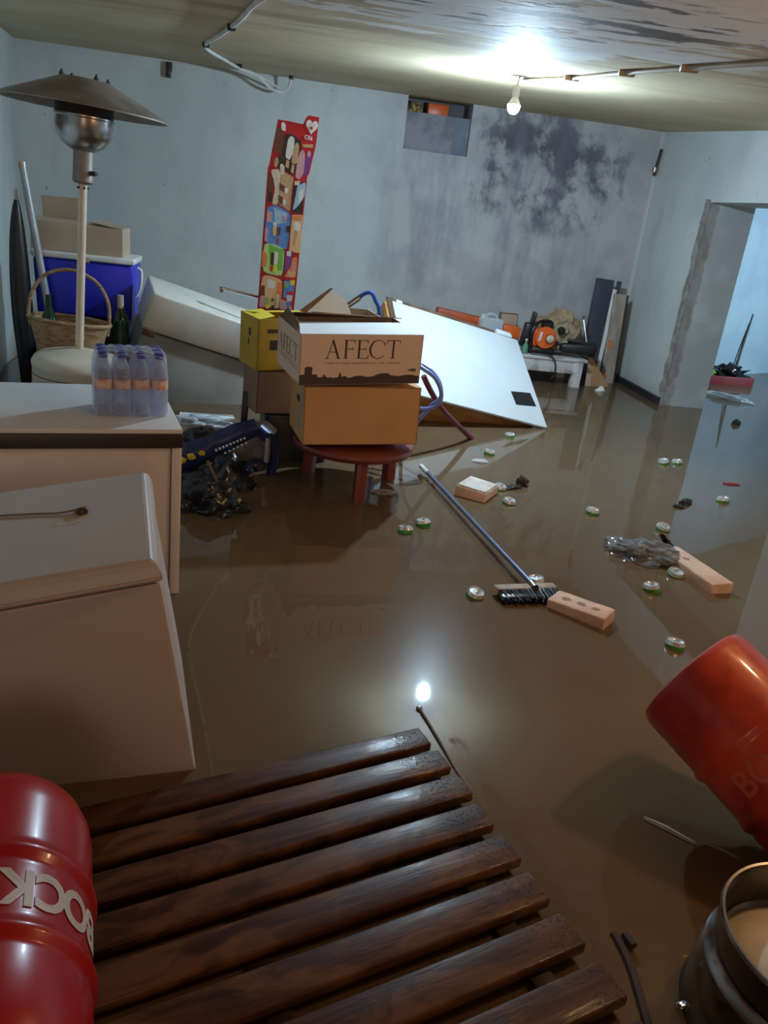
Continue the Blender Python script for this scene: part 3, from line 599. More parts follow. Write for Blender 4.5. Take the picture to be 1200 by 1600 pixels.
def serif(ch, x, z, h, b, M):     # roman capitals drawn from strokes
    tk, tn, s_ = .105*h, .035*h, .03*h
    def st(x0, z0, x1, z1, w0): 
        d = Vector((x1-x0, z1-z0)); n = Vector((-d.y, d.x)).normalized()*w0/2
        b.poly([(x+x0*h+n.x, z+z0*h+n.y), (x+x0*h-n.x, z+z0*h-n.y), (x+x1*h-n.x, z+z1*h-n.y), (x+x1*h+n.x, z+z1*h+n.y)], .0006, M)
    if ch == 'A': st(.06, 0, .36, 1, tn); st(.35, 1, .70, 0, tk); st(.18, .36, .56, .36, tn); st(-.04, .015, .16, .015, s_); st(.57, .015, .83, .015, s_)
    if ch in 'FE': st(.12, 0, .12, 1, tk); st(0, .985, .60, .985, tn); st(.12, .52, .50, .52, tn); st(0, .015, .26 if ch == 'F' else .64, .015, tn); st(.59, .985, .62, .84, tn*1.3); st(.50, .60, .50, .44, tn)
    if ch == 'E': st(.62, .015, .68, .19, tn*1.3)
    if ch == 'T': st(.36, 0, .36, 1, tk); st(0, .985, .72, .985, tn); st(.0, .99, -.03, .84, tn*1.2); st(.72, .99, .75, .84, tn*1.2); st(.22, .015, .50, .015, s_)
    if ch == 'C':
        o_, i_ = [], []
        for k in range(23):
            a = math.radians(42+k*(276/22)); wd = .035+.075*abs(math.cos(a))**1.5*(math.cos(a) < 0)
            o_.append((x+(.50+.50*math.cos(a))*h, z+(.5+.52*math.sin(a))*h)); i_.append((x+(.50+(.50-wd)*math.cos(a))*h, z+(.5+(.52-wd)*math.sin(a))*h))
        for k in range(22): b.poly([o_[k], o_[k+1], i_[k+1], i_[k]], .0006, M)
        st(.86, .86, .90, .70, tn*1.3)
def afect(b, x0, z0, h, M, sp=1.):
    for ch, dx in (('A', 0), ('F', .98), ('E', 1.72), ('C', 2.42), ('T', 3.46)): serif(ch, x0+dx*h*sp, z0, h, b, M)
MF = Matrix.Translation((0, -.0012, 0))
b = MB(); afect(b, .122, .123, .086, MF); b.build('lettering', m_ink, T, False)
b = MB(); random.seed(3); x = .118
while x < .49:
    wd = random.uniform(.004, .009)
    if random.random() > .16: b.poly([(x, .100), (x+wd*.75, .100), (x+wd*.75, .104), (x, .104)], .0006, MF)
    x += wd
b.build('small_print', mat('faded_ink', (.30, .20, .14), .8), T, False)
sky = [(.002, .002), (.002, .048), (.024, .050), (.025, .082), (.036, .086), (.040, .090), (.046, .084), (.058, .086), (.061, .080), (.060, .050), (.084, .050), (.088, .036), (.110, .037), (.116, .048), (.122, .048), (.130, .036), (.142, .034), (.148, .038), (.154, .033), (.185, .035), (.192, .050), (.196, .062), (.200, .050), (.204, .036), (.214, .041), (.226, .040), (.232, .033), (.25, .034), (.27, .041), (.30, .042), (.33, .036), (.36, .038), (.378, .047), (.40, .052), (.435, .052), (.452, .042), (.49, .038), (.53, .044), (.56, .044), (.585, .037), (.598, .038), (.599, .002)]
MB().poly(sky, .0006, MF).build('skyline_print', mat('brown_ink', (.085, .055, .045), .7), T, False)
b = MB(); b.poly([(.548, .060), (.576, .060), (.576, .074), (.548, .074)], .0006, MF); b.poly([(.535, .063), (.545, .063), (.545, .071), (.535, .071)], .0006, MF); b.build('printed_mark', mat('mark_ink', (.20, .13, .09), .7), T, False)
MS = Matrix.Translation((-.0012, BD, 0)) @ Matrix.Rotation(-PI/2, 4, 'Z')
b = MB(); afect(b, .035, .095, .078, MS, .98); b.build('side_lettering', mat('side_ink', (.16, .11, .09), .7), T, False)
b = MB(); b.poly([(.04, .075), (.37, .075), (.37, .078), (.04, .078)], .0006, MS); b.poly([(.04, .062), (.37, .062), (.37, .064), (.04, .064)], .0006, MS); b.build('side_small_print', mat('faded_ink', (.3, .2, .14), .8), T, False)
# yellow and brown boxes behind, on a dark bin
Tb = thing('black_bin', 'dark square bin below the two small stacked cartons', 'bin', (.135, 4.32, FZ), (0, 0, .12))
b = MB(); bm = pbox(.36, .34, .62, .02, 3)
for v in bm.verts:
    if v.co.z < 0: v.co.x *= .85; v.co.y *= .85
b.add(bm, Matrix.Translation((0, 0, .31))); b.build('body', m_black, Tb); MB().box((0, 0, .62), (.37, .35, .02), .006).build('rim', m_black, Tb)
T = thing('brown_carton', 'smaller dull brown carton under the yellow box', 'cardboard box', (-.073, 4.035, .286), (0, 0, .34)); carton(T, .36, .24, .222, mat('dull_card', (.30, .19, .13), .85))
T = thing('yellow_carton', 'yellow open box beneath the ice cream sign', 'cardboard box', (-.080, 4.025, .510), (.03, -.03, .46))
m_yel = mat('yellow_card', (.55, .36, .03), .6, col2=(.48, .30, .03)); carton(T, .34, .22, .262, m_yel, top=False)
MB().slab([(0, 0, .262), (0, .215, .262), (.10, .19, .278), (.10, .03, .272)], .004).build('left_flap', mat('bright_yellow_card', (.75, .60, .05), .6), T, False)
MB().slab([(.0, .218, .262), (.33, .218, .262), (.30, .12, .275), (.04, .12, .275)], .004).build('back_flap', mat('bright_yellow_card', (.75, .60, .05), .6), T, False)
for c_, z_ in (((-.0008, .10, .18), (.001, .025, .04)), ((-.0008, .11, .13), (.001, .014, .03)), ((.10, -.0008, .13), (.07, .001, .05)), ((.09, -.0008, .20), (.08, .001, .02))): MB().box(c_, z_).build('dark_print', m_ink, T, False)
# box with raised flap behind
T = thing('open_carton', 'pale open box with raised white flap behind the skyline box', 'cardboard box', (.25, 4.45, FZ), (0, 0, .15))
carton(T, .34, .30, 1.13, m_cardp, top=False)
MB().slab([(-.10, 0, 1.13), (.165, -.0, 1.13), (.13, .02, 1.205), (.05, .03, 1.245)], .004).build('raised_flap', m_wcard, T, False)
MB().slab([(-.13, -.005, 1.13), (-.09, .0, 1.12), (.055, .03, 1.26), (.035, .02, 1.26)], .005).build('brown_flap', m_cardin, T, False)

# ------------------------------------------------------------------ blue frame and hoses
T = thing('blue_cane', 'bent blue metal handle sticking up behind the boxes', 'handle', (.39, 4.62, .0))
MB().tube([(.0, 0, .80), (.05, 0, .84), (.10, 0, .885), (.14, 0, .893), (.17, 0, .85), (.20, 0, .78), (.25, .02, .45), (.28, .02, -.34)], .012).build('tube', m_blue, T)
MB().cyl((-.008, 0, .793), (.075, 0, .862), .0155).build('grip', m_steel, T)
T = thing('blue_hose', 'loop of light blue hose beside the brown carton', 'hose', (.80, 4.2, 0))
pts = [(-.06, .05, .60), (.0, .0, .57), (.07, -.04, .53), (.115, -.05, .45), (.10, -.04, .38), (.03, 0, .345), (-.06, .05, .36), (-.10, .1, .45), (-.06, .1, .56), (.03, .05, .57), (.10, .0, .51), (.125, 0, .42), (.08, .05, .34), (-.02, .12, .10), (-.02, .14, -.34)]
MB().tube(pts, .0115).build('coil', mat('pale_blue_hose', (.16, .24, .60), .35), T)
T = thing('dark_red_rod', 'dark red pipe slanting into the water beside the white panel', 'pipe', (.93, 4.52, 0))
MB().tube([(-.06, -.03, .47), (.0, 0, .38), (.10, .08, .26), (.26, .23, .12), (.40, .40, .0), (.50, .50, -.10)], .017).build('tube', mat('dark_red_plastic', (.16, .02, .035), .4), T)

# ------------------------------------------------------------------ tipped white panel cabinet
T = thing('tipped_cupboard', 'tipped wooden cupboard with large white door facing up', 'cupboard', (1.9926, 5.348, .01), (.5844, .2043, .262))
m_oak = mat('orange_oak', (.46, .22, .07), .55, col2=(.34, .15, .045), scale=5, stretch=(1, 6, 6))
L_, Wd = 1.1285, .9178
MB().box((-L_/2, Wd/2, -.008), (L_, Wd, .016), .002).build('door', m_white2, T)
MB().box((-L_/2-.02, Wd/2+.03, -.022), (L_+.02, Wd+.05, .012), .002).build('face_frame', mat('brown_wood', (.16, .09, .055), .5, col2=(.10, .055, .035), scale=10), T)
MB().box((-L_/2-.06, Wd/2+.035, -.165), (L_-.02, Wd-.04, .27), .004).build('carcass', m_oak, T)
MB().slab([(-.235, .155, .001), (-.040, .193, .001), (-.055, .325, .001), (-.245, .285, .001)], .0012).build('lock_cutout', mat('cutout_black', (.004, .004, .004), .9), T, False)
b = MB(); b.slab([(-1.125, .905, .001), (-.99, .885, .001), (-1.03, .80, .001), (-1.12, .82, .001)], .001); b.build('paper_label', mat('grey_white_label', (.60, .62, .68), .6), T, False)
MB().box((-.13, .935, .0), (.14, .05, .03), .004).build('door_clip', m_white2, T); MB().box((-1.07, .925, -.004), (.05, .04, .02), .004).build('door_clip', m_white2, T)

# ------------------------------------------------------------------ bench with tools
m_bench = mat('chipped_white_paint', (.60, .58, .57), .6, col2=(.42, .38, .36), scale=9, lo=.5, hi=.62, bump=.2)
T = thing('work_bench', 'low white painted bench carrying the chainsaw near far corner', 'bench', (2.15, 7.25, FZ))
hb = .262-FZ
MB().box((0, 0, hb-.015), (1.44, .52, .03), .005).build('bench_top', m_bench, T)
MB().box((0, -.235, hb-.085), (1.36, .025, .11), .003).build('front_apron', m_bench, T); MB().box((.66, 0, hb-.085), (.025, .44, .11), .003).build('side_apron', m_bench, T)
MB().box((0, .235, hb-.085), (1.36, .025, .11), .003).build('back_apron', m_bench, T)
for x, y in ((.645, -.215), (-.645, -.215), (.645, .215), (-.645, .215)): MB().box((x, y, (hb-.03)/2), (.085, .085, hb-.03), .006).build('leg', m_bench, T)
T = thing('chainsaw', 'orange chainsaw with black guard lying on the bench', 'chainsaw', (2.44, 7.13, .262), (0, 0, -.1))
b = MB(); b.box((-.02, .03, .145), (.19, .20, .17), .035, seg=3); b.lathe([(0, 0), (.085, 0), (.098, .012), (.10, .05), (.09, .065), (0, .065)], 32, Matrix.Translation((.01, -.06, .16)) @ Matrix.Rotation(PI/2, 4, 'X')); b.build('engine_cover', m_orange, T)
b = MB(); b.lathe([(0, 0), (.044, 0), (.048, .006), (.044, .014), (0, .014)], 24, Matrix.Translation((.045, -.125, .16)) @ Matrix.Rotation(PI/2, 4, 'X')); b.build('starter_ring', mat('orange_dark', (.5, .07, .015), .5), T)
b = MB(); b.lathe([(0, 0), (.032, 0), (.034, .006), (.026, .012), (0, .014)], 24, Matrix.Translation((.045, -.138, .16)) @ Matrix.Rotation(PI/2, 4, 'X')); b.build('starter_hub', mat('pale_hub', (.55, .56, .46), .5), T)
MB().box((-.045, -.128, .17), (.022, .012, .085), .003, rot=(0, .15, 0)).build('white_badge', m_plaster, T)
MB().box((0, .0, .035), (.22, .20, .07), .02).build('lower_housing', m_black, T)
b = MB(); b.box((-.155, -.02, .16), (.075, .13, .22), .02, rot=(0, .12, 0)); b.box((-.115, -.02, .31), (.025, .12, .12), .008, rot=(0, .15, 0)); b.build('hand_guard', m_black, T)
MB().tube([(-.10, -.09, .05), (-.12, -.10, .20), (-.06, -.06, .29), (.05, .0, .30), (.09, .05, .25)], .013).build('front_handle', m_black, T)
MB().box((.035, .04, .262), (.11, .09, .075), .02).build('air_filter_cap', m_black, T); MB().lathe([(0, 0), (.034, 0), (.034, .04), (.024, .05), (0, .05)], 20, Matrix.Translation((.155, -.03, .235)) @ Matrix.Rotation(PI/2, 4, 'X')).build('fuel_cap', m_black, T)
MB().tube([(.09, .0, .10), (.16, .0, .11), (.22, -.02, .08), (.20, -.02, .04), (.10, -.01, .03)], .016).build('rear_handle', mat('grey_black', (.03, .03, .035), .5), T)
T = thing('blade_cover', 'black plastic scabbard at right end of the bench', 'cover', (2.78, 7.10, .262), (0, .10, -.25)); 
b = MB(); bm = pbox(.34, .14, .12, .03, 3)
for v in bm.verts: v.co.z *= 1-.35*max(0, -v.co.x/.17); v.co.z += .02*math.sin(v.co.x*9)
b.add(bm, Matrix.Translation((0, 0, .085))); b.build('sleeve', m_black, T); MB().box((0, 0, .145), (.24, .10, .02), .006).build('ridge', m_black, T)
T = thing('black_cord', 'black cord hanging over the front of the bench', 'rope', (2.45, 6.98, .262)); MB().tube([(-.12, .05, .008), (-.02, .02, .012), (.07, -.01, .0), (.11, -.012, -.07), (.115, -.012, -.15), (.09, -.01, -.20)], .007).build('strand', m_black, T)  # loose black cord draped over the bench edge
m_bag = mat('kraft_paper', (.42, .30, .18), .8, col2=(.30, .20, .11), scale=8, bump=.6, bscale=16)
T = thing('paper_sack', 'crumpled tan paper sack heaped behind the chainsaw', 'paper bag', (2.72, 7.42, .262)); MB().blob((.0, -.04, .19), (.18, .10, .20), .42, 1.8, 4, 4., fold=.8).build('crumpled_paper', m_bag, T)
MB().blob((-.16, -.06, .22), (.16, .07, .10), .4, 1.8, 4, 9., fold=.5).build('loose_fold', m_bag, T)
T = thing('paper_sack', 'small dirty beige rag beside the chainsaw handle', 'rag', (2.63, 7.17, .262)); MB().blob((0, 0, .14), (.09, .06, .13), .5, 2.5, 4, 14., fold=.8).build('cloth', mat('beige_rag', (.38, .31, .20), .85), T)
T = thing('chrome_tube', 'short bright metal tube leaning on the dark board', 'metal tube', (2.90, 7.28, .262)); MB().cyl((.03, -.10, .03), (-.03, .02, .33), .012).build('rod', m_chrome, T); MB().lathe([(0, 0), (.016, 0), (.016, .03), (0, .03)], 12, Matrix.Translation((-.03, .02, .33))).build('ferrule', m_steel, T)
T = thing('dark_board', 'tall dark blue grey board with white edge in far corner', 'board', (3.06, 7.38, FZ), (-.10, .045, 0))
MB().box((-.03, 0, .66), (.17, .05, 1.32), .005).build('panel', mat('dark_slate', (.045, .05, .075), .5), T); MB().box((.075, -.012, .64), (.036, .045, 1.2), .003).build('white_edge', m_plaster, T)
MB().box((.115, 0, .66), (.03, .05, 1.32), .003).build('back_edge', mat('dark_slate', (.045, .05, .075), .5), T)
T = thing('pale_plank', 'pale dusty plank with orange smears beside the dark board', 'plank', (3.27, 7.36, FZ), (-.09, -.02, 0))
MB().box((0, 0, .60), (.13, .04, 1.20), .006).build('board', mat('dusty_wood', (.40, .34, .29), .8, col2=(.28, .23, .20), scale=5, stretch=(3, 3, .7)), T)
for q_ in (((-.03, -.021, .72), (.03, .003, .05), .4, 2, 2, 1.), ((-.02, -.021, .42), (.02, .003, .03), .4, 2, 2, 4.)): MB().blob(*q_).build('orange_smear', mat('orange_smear', (.60, .22, .10), .8), T)
MB().box((.075, .006, .60), (.02, .045, 1.19)).build('dark_back', m_edge, T)
T = thing('brown_card', 'folded brown cardboard piece beside right bench leg', 'cardboard', (2.99, 7.14, FZ)); MB().slab([(-.06, 0, .62), (.0, .02, .60), (.20, .02, .37), (.02, -.02, .0)], .006).build('sheet', m_card, T, False); MB().slab([(-.06, -.004, .62), (.0, -.01, .45), (.02, -.024, .0), (-.02, -.01, .0)], .006).build('fold', m_cardp, T, False)
T = thing('white_cup', 'small white cup floating by the bench leg', 'cup', (2.98, 6.93, -.02), (0, 1.1, .3)); MB().lathe([(0, 0), (.025, 0), (.035, .08), (.032, .08), (.023, .004), (0, .004)], 20).build('shell', m_plaster, T)
T = thing('orange_case', 'long orange tool case behind the white cupboard door', 'tool case', (1.67, 7.38, .262), (0, .12, 0)); MB().box((0, 0, .22), (.46, .12, .10), .012).build('case', mat('orange_case', (.55, .09, .02), .5), T); MB().box((0, .01, .08), (.42, .10, .16)).build('lower_case', m_edge, T); MB().box((0, -.062, .22), (.40, .006, .02), .002).build('seam', mat('orange_dark', (.5, .07, .015), .5), T)
T = thing('orange_case', 'short orange block between the jug and the chainsaw', 'tool case', (2.17, 7.33, .262), (0, .10, 0)); MB().box((0, 0, .15), (.17, .12, .11), .01).build('case', mat('orange_plastic', (.78, .13, .02), .38), T); MB().box((0, 0, .05), (.16, .11, .10)).build('base', m_edge, T)
T = thing('plastic_jug', 'translucent white plastic canister behind the cupboard door', 'canister', (1.98, 7.30, .262)); b = MB(); b.box((0, 0, .13), (.23, .13, .25), .03, seg=3); b.build('body', clear('milky_plastic', (.66, .72, .74), .55, .3), T); MB().tube([(-.05, 0, .24), (-.04, 0, .285), (.03, 0, .29), (.06, 0, .245)], .012).build('grip', clear('milky_plastic2', (.66, .72, .74), .6, .3), T); MB().lathe([(0, .25), (.022, .25), (.022, .29), (0, .29)], 16, Matrix.Translation((-.08, 0, 0))).build('cap', m_plaster, T)
T = thing('brown_carton', 'small tan carton behind the orange block on bench', 'cardboard box', (2.10, 7.42, .262)); carton(T, .17, .07, .30, m_cardp)
T = thing('green_bottle', 'small pale green bottle beneath the chainsaw guard', 'bottle', (2.27, 7.04, .262)); MB().lathe([(0, 0), (.024, 0), (.026, .01), (.026, .07), (.010, .10), (.010, .12), (0, .12)], 20).build('glass', mat('pale_green', (.12, .30, .20), .3), T); MB().lathe([(0, .118), (.012, .118), (.012, .135), (0, .135)], 12).build('cap', m_plaster, T)

# ------------------------------------------------------------------ pile left of the table
T = thing('rubbish_bag', 'crumpled black rubbish bag low beside the cream cabinet', 'bag', (-.22, 3.80, -.20)); MB().blob((0, .02, .08), (.25, .30, .20), .30, 1.5, 5, 2., fold=.35).build('film', m_blackgloss, T); MB().blob((-.12, .32, .22), (.17, .16, .13), .3, 1.7, 4, 6., fold=.35).build('knot', m_blackgloss, T)
T = thing('rubbish_bag', 'flat shiny black bag in the water nearest the cream cabinet edge', 'bag', (-.27, 3.40, -.10)); MB().blob((0, 0, .07), (.19, .13, .15), .32, 1.6, 5, 21., fold=.4).build('film', m_blackgloss, T); MB().tube([(-.05, -.05, .19), (.03, -.09, .17), (.11, -.10, .10)], .008).build('tied_ear', m_blackgloss, T)
T = thing('pet_food_sack', 'blue plastic sack with yellow and white print, mouth open', 'sack', (-.20, 4.0, .0))
m_sb = mat('navy_sack', (.025, .035, .14), .35, col2=(.018, .022, .09), scale=8, bump=.4, bscale=18)
def ribbon(pts, wd, nrm=(0, -1, .25), wr=.012):
    P = [Vector(p) for p in pts]
    def f(u, v):
        s_ = u*(len(P)-1); i = min(int(s_), len(P)-2); p = P[i].lerp(P[i+1], s_-i); tg = (P[i+1]-P[i]).normalized(); c = Vector(nrm).cross(tg).normalized()
        q = p+c*(v-.5)*(wd(u) if callable(wd) else wd); q += Vector(nrm).normalized()*(wr*noise.noise(q*14)-.03*(2*v-1)**2); return q
    return f
bandp = [(-.28, -.10, .035), (-.18, -.10, .075), (-.08, -.09, .125), (.04, -.07, .20), (.14, -.04, .235)]
MB().grid(ribbon(bandp, lambda u: .165-.075*u), 30, 8, .003).build('blue_band', m_sb, T)
MB().grid(ribbon([(-.02, -.03, .06), (.06, -.03, .13), (.15, -.01, .17), (.21, .0, .14)], lambda u: .16+.04*math.sin(u*PI), wr=.02), 24, 12, .003).build('grey_lining', mat('grey_film', (.25, .22, .20), .35, col2=(.17, .15, .14), scale=8, bump=.5, bscale=16), T)
MB().grid(ribbon([(.15, -.05, .235), (.205, -.07, .20), (.232, -.08, .13), (.232, -.09, .05), (.215, -.10, -.03)], .052), 30, 6, .004).build('blue_rim', m_sb, T)
MB().grid(ribbon([(.20, -.08, .19), (.20, -.09, .12), (.195, -.10, .055)], .030), 14, 4, .003).build('white_lip', mat('pale_film', (.50, .47, .44), .4), T)
MB().grid(ribbon([(.222, -.12, .0), (.19, -.15, -.035), (.12, -.17, -.035), (.03, -.17, -.02)], .055), 24, 5, .003).build('lower_fold', m_sb, T)
MB().grid(ribbon([(.21, -.10, .055), (.14, -.12, .075), (.08, -.14, .03), (.04, -.16, -.02)], .028), 24, 4, .003).build('handle_loop', m_sb, T)
b = MB()
for i, (x, z) in enumerate(((-.225, .065), (-.175, .088), (-.125, .110))): b.blob((x, -.155, z), (.026-.004*i, .008, .020-.003*i), .35, 3, 2, i*3.)
b.build('yellow_print', mat('yellow_print', (.85, .62, .02), .5), T)
b = MB(); A_ = Matrix.Rotation(-.42, 4, 'Y')
random.seed(5)
for k in range(9): b.box((-.055+.017*k, -.150+.002*k, .130+.0085*k), (.010, .003, .013-.0006*k), rot=(.2, -.4, 0))
for k in range(6): b.box((-.01+.02*k, -.148+.003*k, .118+.011*k), (.010, .003, .008), rot=(.2, -.4, 0))
for k in range(5): b.box((-.12+.014*k, -.160, .040+.007*k), (.009, .003, .007), rot=(.2, -.4, 0))
for k in range(4): b.box((.040+.013*k, -.208, -.020-.001*k), (.009, .004, .018), rot=(.2, 0, 0))
b.build('white_print', mat('white_print', (.80, .78, .76), .5), T)
T = thing('black_strap', 'upright black strap in front of the tipped freezer', 'strap', (-.14, 4.18, -.1)); MB().box((0, 0, .19), (.035, .012, .55), .003, rot=(0, .03, 0)).build('band', m_black, T)
T = thing('wooden_lath', 'thin brown lath poking from the black rubbish bag', 'stick', (-.16, 3.62, .0)); MB().cyl((-.12, .02, .14), (.0, -.09, -.06), .007).build('stick', mat('brown_lath', (.22, .12, .07), .6), T)
T = thing('foam_sheet', 'white foam board floating before the tipped freezer', 'foam board', (-.40, 4.93, .008), (0, 0, .08)); b = MB(); b.poly([(-.16, -.05), (.08, -.055), (.18, -.0), (.17, .06), (-.16, .07)], .03, Matrix.Rotation(-PI/2, 4, 'X')); b.build('board', mat('foam_white', (.78, .80, .82), .7), T, False)
T = thing('clear_plastic_wrap', 'crumpled clear plastic wrap floating beside the foam board', 'plastic wrap', (-.42, 4.76, -.004)); MB().blob((0, 0, .015), (.16, .06, .045), .4, 2., 4, 3., fold=.4).build('film', clear('wrap_film', (.62, .66, .70), .35, .15), T)

# ------------------------------------------------------------------ slatted platform
T = thing('slatted_platform', 'wet brown wooden slatted platform floating in the foreground', 'platform', (.455, 1.755, .045), (0, -.012, .352))
def wood_mat():
    m = bpy.data.materials.new('wet_varnished_wood'); m.use_nodes = True; t_ = NT(m); bs = t_.n['Principled BSDF']
    v = t_.obj(); oi = t_.new('ShaderNodeObjectInfo'); off = t_.new('ShaderNodeCombineXYZ'); t_.put(off.inputs[1], t_.math('MULTIPLY', oi.outputs['Random'], 20.)); t_.put(off.inputs[0], t_.math('MULTIPLY', oi.outputs['Random'], 7.))
    ad = t_.new('ShaderNodeVectorMath', operation='ADD'); t_.put(ad.inputs[0], v); t_.put(ad.inputs[1], off.outputs[0]); v2 = ad.outputs[0]
    g = t_.noise(t_.map(v2, (1.2, 14, 14)), 3.2, 8, .6, .5); l = t_.noise(t_.map(v2, (2, 5, 5)), 2.2, 4, .6, .8)
    c = t_.mix(t_.ramp(g, .35, .65), (.042, .015, .008), (.098, .038, .016)); c = t_.mix(t_.ramp(l, .46, .62), c, (.155, .064, .022)); c = t_.mix(t_.ramp(t_.noise(v2, 5, 5), .55, .70, 0., .6), c, (.018, .008, .006))
    c = t_.mix(t_.math('MULTIPLY', oi.outputs['Random'], .35), c, (.05, .015, .009))
    t_.put(bs.inputs['Base Color'], c); bs.inputs['Roughness'].default_value = .42; bs.inputs['Specular IOR Level'].default_value = .18; sx_, sy_, sz_ = t_.sep(v); wet = t_.ramp(t_.math('ADD', sx_, t_.math('MULTIPLY', t_.noise(v, 7, 3), .30)), -.06, .10, .06, .6); t_.put(bs.inputs['Coat Weight'], wet); bs.inputs['Coat Roughness'].default_value = .05; bs.inputs['Coat IOR'].default_value = 1.33
    drop = t_.ramp(t_.noise(v, 120, 2), .58, .66); x, y, z = t_.sep(v); dm = t_.math('MULTIPLY', drop, t_.ramp(t_.math('ADD', x, t_.math('MULTIPLY', t_.noise(v, 9, 3), .12)), -.08, .04))
    nb = t_.bump(t_.math('ADD', t_.math('MULTIPLY', g, .30), dm), .8, .006); t_.put(bs.inputs['Normal'], nb); t_.put(bs.inputs['Coat Normal'], nb); return m
m_wood = wood_mat()
tips = [.0, .012, .02, .012, .022, .018, .022, .030, .022, .02, .02, .02]
yy = 0.0
for k in range(12):
    wd = .074+.0014*min(k, 8); L = 1.02; gap = .024+.0020*k
    me = MB().box((-L/2+.6*tips[k]-.050*yy, -yy-wd/2, -.014), (L, wd, .028), .006, seg=3)
    o = me.build('slat', m_wood, T); yy += wd+gap
for x in (-.13, -.62): MB().box((x, -yy/2, -.056), (.05, yy-.02, .055), .004).build('cross_beam', mat('dark_wet_wood', (.035, .016, .009), .5), T)

# ------------------------------------------------------------------ kegs
def keg_body(R, h, sharp=False):
    p = [(0, .004), (R*.45, .002), (R*.62, .006), (R*.78, .018), (R*.90, .040), (R*.965, .072), (R*.985, .105)]
    for zc in (.20, .345):
        p += [(R*.985, zc-.020), (R*.975, zc-.013), (R*.985, zc-.008), (R*1.02, zc+.002), (R*1.03, zc+.008), (R*1.02, zc+.015), (R*.99, zc+.026), (R*.985, zc+.036)]
    p += [(R*.985, h-.105), (R*.965, h-.072), (R*.90, h-.040), (R*.78, h-.018), (R*.62, h-.006), (R*.45, h-.002), (0, h)]
    if sharp: p = p[:-7]+[(R*.985, h-.03), (R*.975, h-.018), (R*.94, h-.006), (R*.88, h-.001), (R*.80, h-.002), (R*.74, h-.012), (0, h-.012)]
    return p
def wrap(bm, R, a0):     # bend a flat text (XY plane) around the Z axis; a0 angle of its centre, reads from outside
    bmesh.ops.triangulate(bm, faces=bm.faces)
    bmesh.ops.subdivide_edges(bm, edges=[e for e in bm.edges if e.calc_length() > .008], cuts=2)
    for v in bm.verts:
        x, y, z = v.co; a = a0+x/R; r = R+z; v.co = (r*math.cos(a), r*math.sin(a), y)
    return bm
m_letter = mat('cream_letter', (.62, .54, .48), .5)
AXL = Vector((math.sin(-.2176), math.cos(-.2176), 0))
KR, KH = .165, .55
K0 = Vector((-.3595, .8085, .062+KR*1.04))-AXL*.19
T = thing('red_keg', 'red keg lying on the slatted platform, white letters, left foreground', 'keg', tuple(K0))
T.rotation_euler = AXL.to_track_quat('Z', 'Y').to_euler()
MB().lathe(keg_body(KR, KH+.03), 96).build('shell', m_red, T)
upl = T.rotation_euler.to_matrix().inverted() @ Vector((0, 0, 1)); a_top = math.atan2(upl.y, upl.x)
for ch, da in (('B', 77.), ('O', 59.5), ('C', 41.), ('K', 23.0)):
    bm = text_bm(ch, .088, .0004, bold=.0030)
    bmesh.ops.transform(bm, matrix=Matrix.Rotation(PI, 4, 'Z') @ Matrix.Diagonal((.88, 1, 1, 1)), verts=bm.verts)
    b = MB(); b.add(wrap(bm, KR*.985+.0012, a_top+math.radians(da)), Matrix.Translation((0, 0, .280))); b.build('lettering', m_letter, T, False)
AX = Vector((.515, -.77, -.375)).normalized()
cap = Vector((1.112, 1.625, .325))
T = thing('red_keg', 'scratched red keg floating on its side at right edge', 'keg', tuple(cap+AX*KH))
T.rotation_euler = (-AX).to_track_quat('Z', 'Y').to_euler()
MB().lathe(keg_body(KR, KH, True), 96).build('shell', m_redworn, T)
Ri = T.rotation_euler.to_matrix().inverted(); cdir = Ri @ (Vector((0, 0, 1.35))-cap); a = math.atan2(cdir.y, cdir.x)
for i, ch in enumerate('BOCK'):
    bm = text_bm(ch, .085, .0004, bold=.0016); b = MB(); b.add(wrap(bm, KR*.985+.001, a-.55+i*.36), Matrix.Translation((0, 0, .275))); b.build('faded_lettering', mat('faded_letter', (.50, .09, .05), .5, col2=(.50, .04, .02), scale=12), T, False)
# stainless keg lower right
KX, KY, KT = 1.045, .915, .225
T = thing('steel_keg', 'dark steel keg with pale recessed top in lower right corner', 'keg', (KX, KY, FZ), (0, 0, 0))
hk = KT-FZ; R = .20
prof = [(0, .03), (R*.8, .03), (R*.88, 0), (R*.93, 0), (R*.95, .05), (R*.90, .09), (R*1.0, .12), (R*1.0, .20), (R*1.03, .22), (R*1.0, .24), (R*1.0, .33), (R*1.03, .35), (R*1.0, .37), (R*1.0, hk-.13), (R*.96, hk-.095), (R*.90, hk-.085), (R*.88, hk-.075), (R*.90, hk-.06), (R*.915, hk-.012), (R*.925, hk-.003), (R*.91, hk+.003), (R*.885, hk+.002), (R*.875, hk-.006), (R*.865, hk-.03), (R*.85, hk-.085), (R*.80, hk-.095)]
MB().lathe(prof, 72).build('shell', mat('dark_stainless', (.30, .28, .27), .22, 1., col2=(.20, .19, .19), scale=6), T)
MB().lathe([(R*.82, hk-.097), (R*.76, hk-.085), (R*.60, hk-.060), (R*.30, hk-.045), (0, hk-.042)], 60).build('domed_top', mat('pale_dirty_dome', (.80, .74, .60), .35, col2=(.68, .62, .48), scale=7), T)
MB().lathe([(0, hk-.044), (.035, hk-.044), (.038, hk-.03), (.03, hk-.025), (0, hk-.025)], 24).build('valve', m_steel, T)
T = thing('round_lip_tab', 'small shiny clip on the water beside the steel keg', 'clip', (.845, .965, .0)); MB().blob((0, 0, .006), (.012, .008, .010), .3, 3, 2, 2.).build('clip', m_chrome, T)

